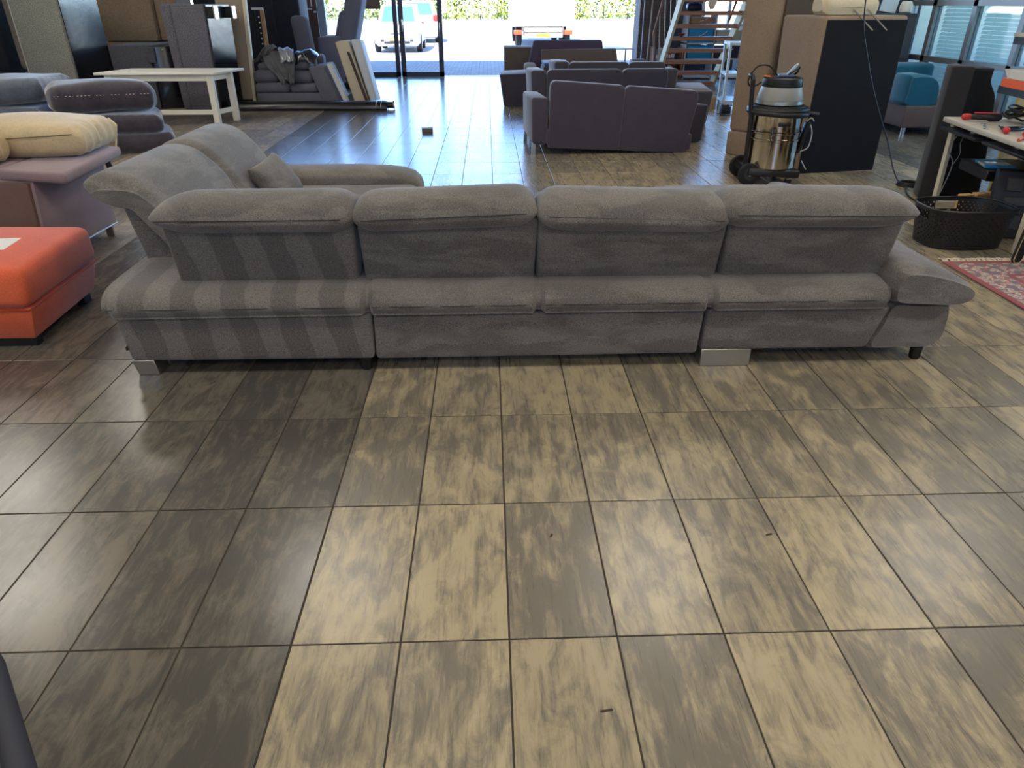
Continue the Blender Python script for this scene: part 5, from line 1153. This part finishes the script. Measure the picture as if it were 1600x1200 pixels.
for x in (5.33, 5.82): MB().box(x, x+.46, 11.33, 11.36, .05, 1.34, .004, 1).make('door', mat('cabinet_dark2', (58, 56, 60), .5), cbn)
rebase(cbn, (5.8, 11.55, 0))
tag(MB().box(-.12, .12, -.01, .01, 0, .30).xf((5.95, 11.6, 1.416), rx=.0, ry=.15).make('paper_board', mat('pale_blue_paper', (190, 206, 216), .7), smooth=False), 'pale blue board standing on the dark cabinet', 'board')
tag(MB().lathe([(.06, 0), (.085, .02), (.09, .10), (.07, .15), (.05, .16)], (0, 0, 0), 20).xf((6.17, 11.5, 1.40)).make('jar', mat('white_ceramic', (206, 206, 200), .4)), 'white round jar on the dark cabinet', 'jar')

# ---- dark blue velvet seat corner right beside the viewer
fv = fabric('navy_velvet', (54, 56, 74), .3, 30, .9, rough=.7, speck=.1, bump=.2)
fc = thing('armchair', 'dark blue-grey velvet armchair with a thick piped edge at the darker floor tiles', 'armchair', (-1.062, .493, 0), .694)
MB().box(-.55, .36, -.42, .42, .12, .44, .09, 5).make('seat', fv, fc)
MB().tube([(-.5, -.415, .40)]+[(.27+.09*math.cos(a), -.33+.09*math.sin(a), .40) for a in arc(7, -PI/2, 0)]+[(.27+.09*math.cos(a), .33+.09*math.sin(a), .40) for a in arc(7, 0, PI/2)]+[(-.5, .42, .40)], .024, 10).make('piping', mat('charcoal_piping', (44, 44, 52), .7), fc)
MB().box(-.75, -.50, -.42, .42, .12, .85, .09, 5).make('backrest', fv, fc)
for x, y in ((-.65, -.34), (-.65, .34), (.25, -.3), (.25, .3)): MB().lathe([(.018, 0), (.026, .14)], (x, y, 0), 14).make('leg', black_wood, fc)
# ================================================================ outside the entrance
carw = mat('car_white', (232, 232, 230), .3, 0, .5); carg = mat('car_glass', (70, 104, 128), .08, 0, .8); tyre = mat('tyre', (24, 24, 26), .8)
def car(name, label, loc, rz, L=3.75, W=1.66, suv=0):
    """front towards -y"""
    t = thing(name, label, 'car', loc, rz)
    h = .12*suv
    side = [(-L*.5, .30), (-L*.495, .55), (-L*.46, .72), (-L*.30, .86), (-L*.245, .90), (L*.40, .92), (L*.485, .88), (L*.5, .55), (L*.49, .28)]
    def ring(y, z, w): return (y, z, w)
    # lower body: lofted stations from nose to tail
    st_ = [(-L*.5, .34, .60, .66), (-L*.485, .24, .68, .80), (-L*.44, .20, .76, .93), (-L*.30, .19, .87, 1.0), (-L*.2, .19, .92+h, 1.0), (L*.2, .19, .93+h, 1.0), (L*.42, .20, .93+h, .98), (L*.485, .25, .90+h, .92), (L*.5, .36, .80+h, .82)]
    v = []; f = []; n = 10
    for y, z0, z1, k in st_:
        w = W/2*k
        for (a, c) in ((-.86, 0), (-1, .18), (-1.0, .55), (-.95, .85), (-.80, 1), (.80, 1), (.95, .85), (1.0, .55), (1, .18), (.86, 0)): v.append((a*w, y, z0+(z1-z0)*c))
    for i in range(len(st_)-1):
        for j in range(n): f.append((i*n+j, i*n+(j+1) % n, (i+1)*n+(j+1) % n, (i+1)*n+j))
    f += [tuple(range(n))[::-1], tuple((len(st_)-1)*n+j for j in range(n))]
    b_ = bmesh.new(); bv = [b_.verts.new(p) for p in v]
    for q in f: b_.faces.new([bv[i] for i in q])
    bmesh.ops.recalc_face_normals(b_, faces=b_.faces[:])
    MB().bm(b_).make('body', carw, t)
    wl_, wu = W/2*.88, W/2*.70; zt = 1.50+h
    MB().hexa([(-wl_, -L*.23, .88+h), (wl_, -L*.23, .88+h), (wl_, L*.47, .90+h), (-wl_, L*.47, .90+h), (-wu, -L*.05, zt), (wu, -L*.05, zt), (wu, L*.38, zt), (-wu, L*.38, zt)], .05, 3).make('roof', carw, t)
    g = lambda p, nm: MB().add(p, [(0, 1, 2, 3)]).make(nm, carg, t, smooth=False)
    def lerp(a, c, k): return tuple(a[i]+(c[i]-a[i])*k for i in range(3))
    A, B, C2, D2 = (-wl_, -L*.23, .88+h), (wl_, -L*.23, .88+h), (wu, -L*.05, zt), (-wu, -L*.05, zt)
    o = -.015
    ws = [(q[0], q[1]+o, q[2]+.012) for q in (lerp(lerp(A, D2, .12), B, .08), lerp(lerp(B, C2, .12), A, .08), lerp(lerp(C2, B, .12), D2, .08), lerp(lerp(D2, A, .12), C2, .08))]; g(ws, 'windscreen')
    for s_ in (-1, 1):
        p = [(s_*(wl_*.985+.012), -L*.17, .95+h), (s_*(wl_*.985+.012), L*.40, .96+h), (s_*(wu+.03), L*.33, zt-.07), (s_*(wu+.03), -L*.04, zt-.07)]
        g(p if s_ > 0 else p[::-1], 'side_window')
        MB().box(s_*W/2*1.02-.09, s_*W/2*1.02+.09, -L*.22, -L*.18, .95+h, 1.08+h, .03, 2).make('mirror', carw, t)
        for y in (-L*.31, L*.31):
            w = MB().lathe([(.14, -.10), (.29, -.09), (.31, -.06), (.31, .06), (.29, .09), (.14, .10)], (s_*W*.44, y, .31), 24, 'x').make('wheel', tyre, t)
            MB().lathe([(.19, -.104), (.19, .104)], (s_*W*.44, y, .31), 18, 'x').make('hub_cap', brushed, w)
        MB().hexa([(s_*W*.40-.12, -L*.487, .58), (s_*W*.40+.08, -L*.462, .58), (s_*W*.40+.08, -L*.42, .58), (s_*W*.40-.12, -L*.44, .58), (s_*W*.40-.12, -L*.468, .70), (s_*W*.40+.08, -L*.43, .72), (s_*W*.40+.08, -L*.40, .72), (s_*W*.40-.12, -L*.42, .70)], .01, 1).make('headlight', mat('lamp_glass', (206, 212, 214), .15), t)
        MB().box(s_*W*.41-.10, s_*W*.41+.10, L*.47, L*.502, .72+h, .98+h, .03, 2).make('tail_light', mat('tail_red', (216, 50, 44), .3), t)
        MB().box(s_*W*.30-.06, s_*W*.30+.06, -L*.503, -L*.47, .36, .44, .02, 2).make('fog_light', mat('dark_trim', (46, 46, 46), .5), t)
    for s_ in (-1, 1): MB().box(s_*.12-.10, s_*.12+.10, -L*.503, -L*.48, .585, .625, .01, 1).make('grille_slot', mat('dark_trim', (46, 46, 46), .5), t)
    MB().box(-.45, .45, -L*.508, -L*.48, .30, .38, .02, 1).make('air_intake', mat('dark_trim', (46, 46, 46), .5), t)
    MB().box(-.26, .26, -L*.515, -L*.49, .40, .51, .006, 1).make('number_plate', mat('plate_yellow', (226, 196, 90), .5), t)
    p = [(-wl_*.8, L*.475, 1.0+h), (wl_*.8, L*.475, 1.0+h), (wu*.85, L*.405, zt-.08), (-wu*.85, L*.405, zt-.08)]
    g([(q[0], q[1]+.012, q[2]) for q in p[::-1]], 'rear_window')
    return t
car('car', 'white compact car parked nose first towards the glass entrance', (-3.17, 29.0, 0), .03)
car('car', 'white taller car seen from behind with red tail light', (-3.02, 36.0, 0), PI+.05, 4.2, 1.75, 1)
# ---- box truck
tk = thing('truck', 'white box truck seen from behind with orange-red tail lights and yellow plate', 'truck')
MB().box(.98, 3.36, 30.0, 35.2, .80, 3.3, .03, 2).make('cargo_box', mat('truck_white', (236, 236, 234), .5), tk)
MB().box(1.08, 3.26, 35.2, 36.8, .55, 2.6, .10, 3).make('cab', carw, tk)
MB().box(2.165, 2.18, 29.985, 30.01, .84, 3.26).make('door_gap', mat('gap_grey', (120, 120, 120), .7), tk, smooth=False)
MB().box(1.02, 3.32, 29.95, 30.05, .74, .84, .01, 1).make('rear_sill', mat('sill_grey', (150, 142, 128), .6), tk)
MB().box(1.40, 2.94, 29.98, 30.1, .56, .70, .015, 1).make('tail_lift', mat('lift_grey', (196, 196, 190), .5), tk)
MB().box(1.42, 2.92, 30.0, 30.12, .36, .53, .015, 1).make('bumper', mat('bumper_cream', (206, 196, 168), .5), tk)
for x0, x1 in ((1.04, 1.36), (2.98, 3.30)):
    MB().box(x0, x1, 29.97, 30.06, .46, .62, .02, 2).make('tail_light', mat('truck_light', (222, 70, 40), .3), tk)
    MB().box((x0+x1)/2-.10, (x0+x1)/2+.10, 30.3, 30.36, .10, .45, .01, 1).make('mud_flap', tyre, tk)
for x in (1.42, 2.92): MB().box(x-.03, x+.03, 29.96, 30.02, .45, .86, .006, 1).make('hinge_arm', mat('hinge_dark', (84, 78, 72), .6), tk)
MB().box(1.92, 2.44, 29.965, 30.0, .385, .495, .004, 1).make('number_plate', mat('plate_orange', (232, 166, 40), .5), tk)
for y in (31.6, 35.6):
    for x in (1.28, 3.06): MB().lathe([(.2, -.13), (.40, -.11), (.40, .11), (.2, .13)], (x, y, .40), 20, 'x').make('wheel', tyre, tk)
MB().box(1.5, 2.85, 30.1, 35.8, .50, .80).make('chassis', mat('hinge_dark', (84, 78, 72), .6), tk, smooth=False)
rebase(tk, (2.17, 32.5, 0))
# ---- hedge and fence at the far side of the yard
HYD = 80
leaf1 = mat('leaf_green', (120, 150, 52), .6); leaf2 = mat('leaf_yellow', (186, 190, 70), .6)
def leaf_mat():
    m, n, l, b = _new('hedge_leaf'); oi = n.new('ShaderNodeObjectInfo'); geo = n.new('ShaderNodeNewGeometry')
    no = n.new('ShaderNodeTexNoise'); no.inputs['Scale'].default_value = 1.4; no.inputs['Detail'].default_value = 4; l.new(geo.outputs['Position'], no.inputs['Vector'])
    cr = n.new('ShaderNodeValToRGB'); cr.color_ramp.elements[0].position = .35; cr.color_ramp.elements[0].color = hexc(70, 96, 30); cr.color_ramp.elements[1].position = .65; cr.color_ramp.elements[1].color = hexc(170, 176, 60)
    l.new(no.outputs[0], cr.inputs[0]); l.new(cr.outputs[0], b.inputs['Base Color']); b.inputs['Roughness'].default_value = .6
    b.inputs['Subsurface Weight'].default_value = 0
    return m
hm = leaf_mat()
def bush(x, w, h, seed, label):
    r = random.Random(seed); b = MB()
    t = thing('hedge_shrub', label, 'shrub', (x, HYD+r.uniform(-.6, .6), 0), group='hedge shrubs across the yard')
    for k in range(900):
        a = r.uniform(0, 2*PI); q = math.sqrt(r.random()); z = r.uniform(.05, 1)*h
        k2 = (1-.35*(z/h)**3)*(1+.25*math.sin(5*a+seed+z))
        p = Vector((w/2*q*math.cos(a)*k2, .9*q*math.sin(a)*k2, z)); s_ = r.uniform(.10, .20)
        u = Vector((r.uniform(-1, 1), r.uniform(-1, 1), r.uniform(-.6, .6))).normalized(); w_2 = u.cross(Vector((r.uniform(-1, 1), r.uniform(-1, 1), 1))).normalized()
        b.add([p-u*s_, p+w_2*s_*.6, p+u*s_, p-w_2*s_*.6], [(0, 1, 2, 3)])
    stuff(b.make('foliage', hm, t, smooth=False))
    MB().tube([(0, 0, 0), (.05, 0, h*.5), (0, .05, h*.9)], [.07, .05, .02], 6).make('stem', mat('bark', (92, 80, 60), .9), t)
hx = [-23.5, -21.2, -18.8, -16.0, -13.4, -11.0, -8.2, -5.6, -3.0, -.6, 1.8, 4.3, 6.9, 9.4, 11.8, 14.4]
for k, x in enumerate(hx): bush(x, 2.75, 2.9+.5*math.sin(k*2.3), k, 'leafy yellow-green shrub in the hedge along the far fence')
fn = thing('fence', 'pale vertical bar fence at the far side of the yard', 'fence')
fm = mat('fence_steel', (196, 198, 196), .5, .3)
barm = None
for k in range(130):
    x = -27+k*.34
    if barm is None: o = MB().box(-.04, .04, -.02, .02, 0, 2.6).make('bar', fm, fn, smooth=False); barm = o.data
    else: o = bpy.data.objects.new('bar', barm); COL.objects.link(o); o.parent = fn
    o.location = (x, HYD+1.9, 0)
for z in (.4, 2.3): MB().box(-27, 17.3, HYD+1.9, HYD+1.95, z, z+.06).make('rail', fm, fn, smooth=False)
tag(MB().box(-60, 60, HYD-1.6, HYD+1.2, -.03, .012).make('grass_verge', mat('dry_grass', (186, 176, 110), .95, var=.25, scale=3), smooth=False), 'dry grass verge under the hedge across the yard', 'grass')['kind'] = 'stuff'
tag(MB().box(-2.98, -2.42, FY-.013, FY-.008, 1.42, 2.0).make('paper_sheet', mat('brown_paper', (126, 106, 92), .8), smooth=False), 'brown paper sheet stuck inside the entrance window', 'paper')

# ---- scraps on the tiles
for k, (x, y, w, rz, lab) in enumerate(((.905, 1.77, .011, .4, 'tiny dark crumb on a pale floor tile'), (.186, 1.79, .008, 1.2, 'tiny brown crumb near the tile joint'), (.27, 1.135, .016, .15, 'small dry twig scrap on a floor tile'))):
    tag(MB().box(-w, w, -.003, .003, 0, .003, .001, 1).wobble(.0015, 200, k).xf((x, y, .0008), rz=rz).make('scrap', mat('scrap_brown', (66, 54, 38), .9)), lab, 'scrap')
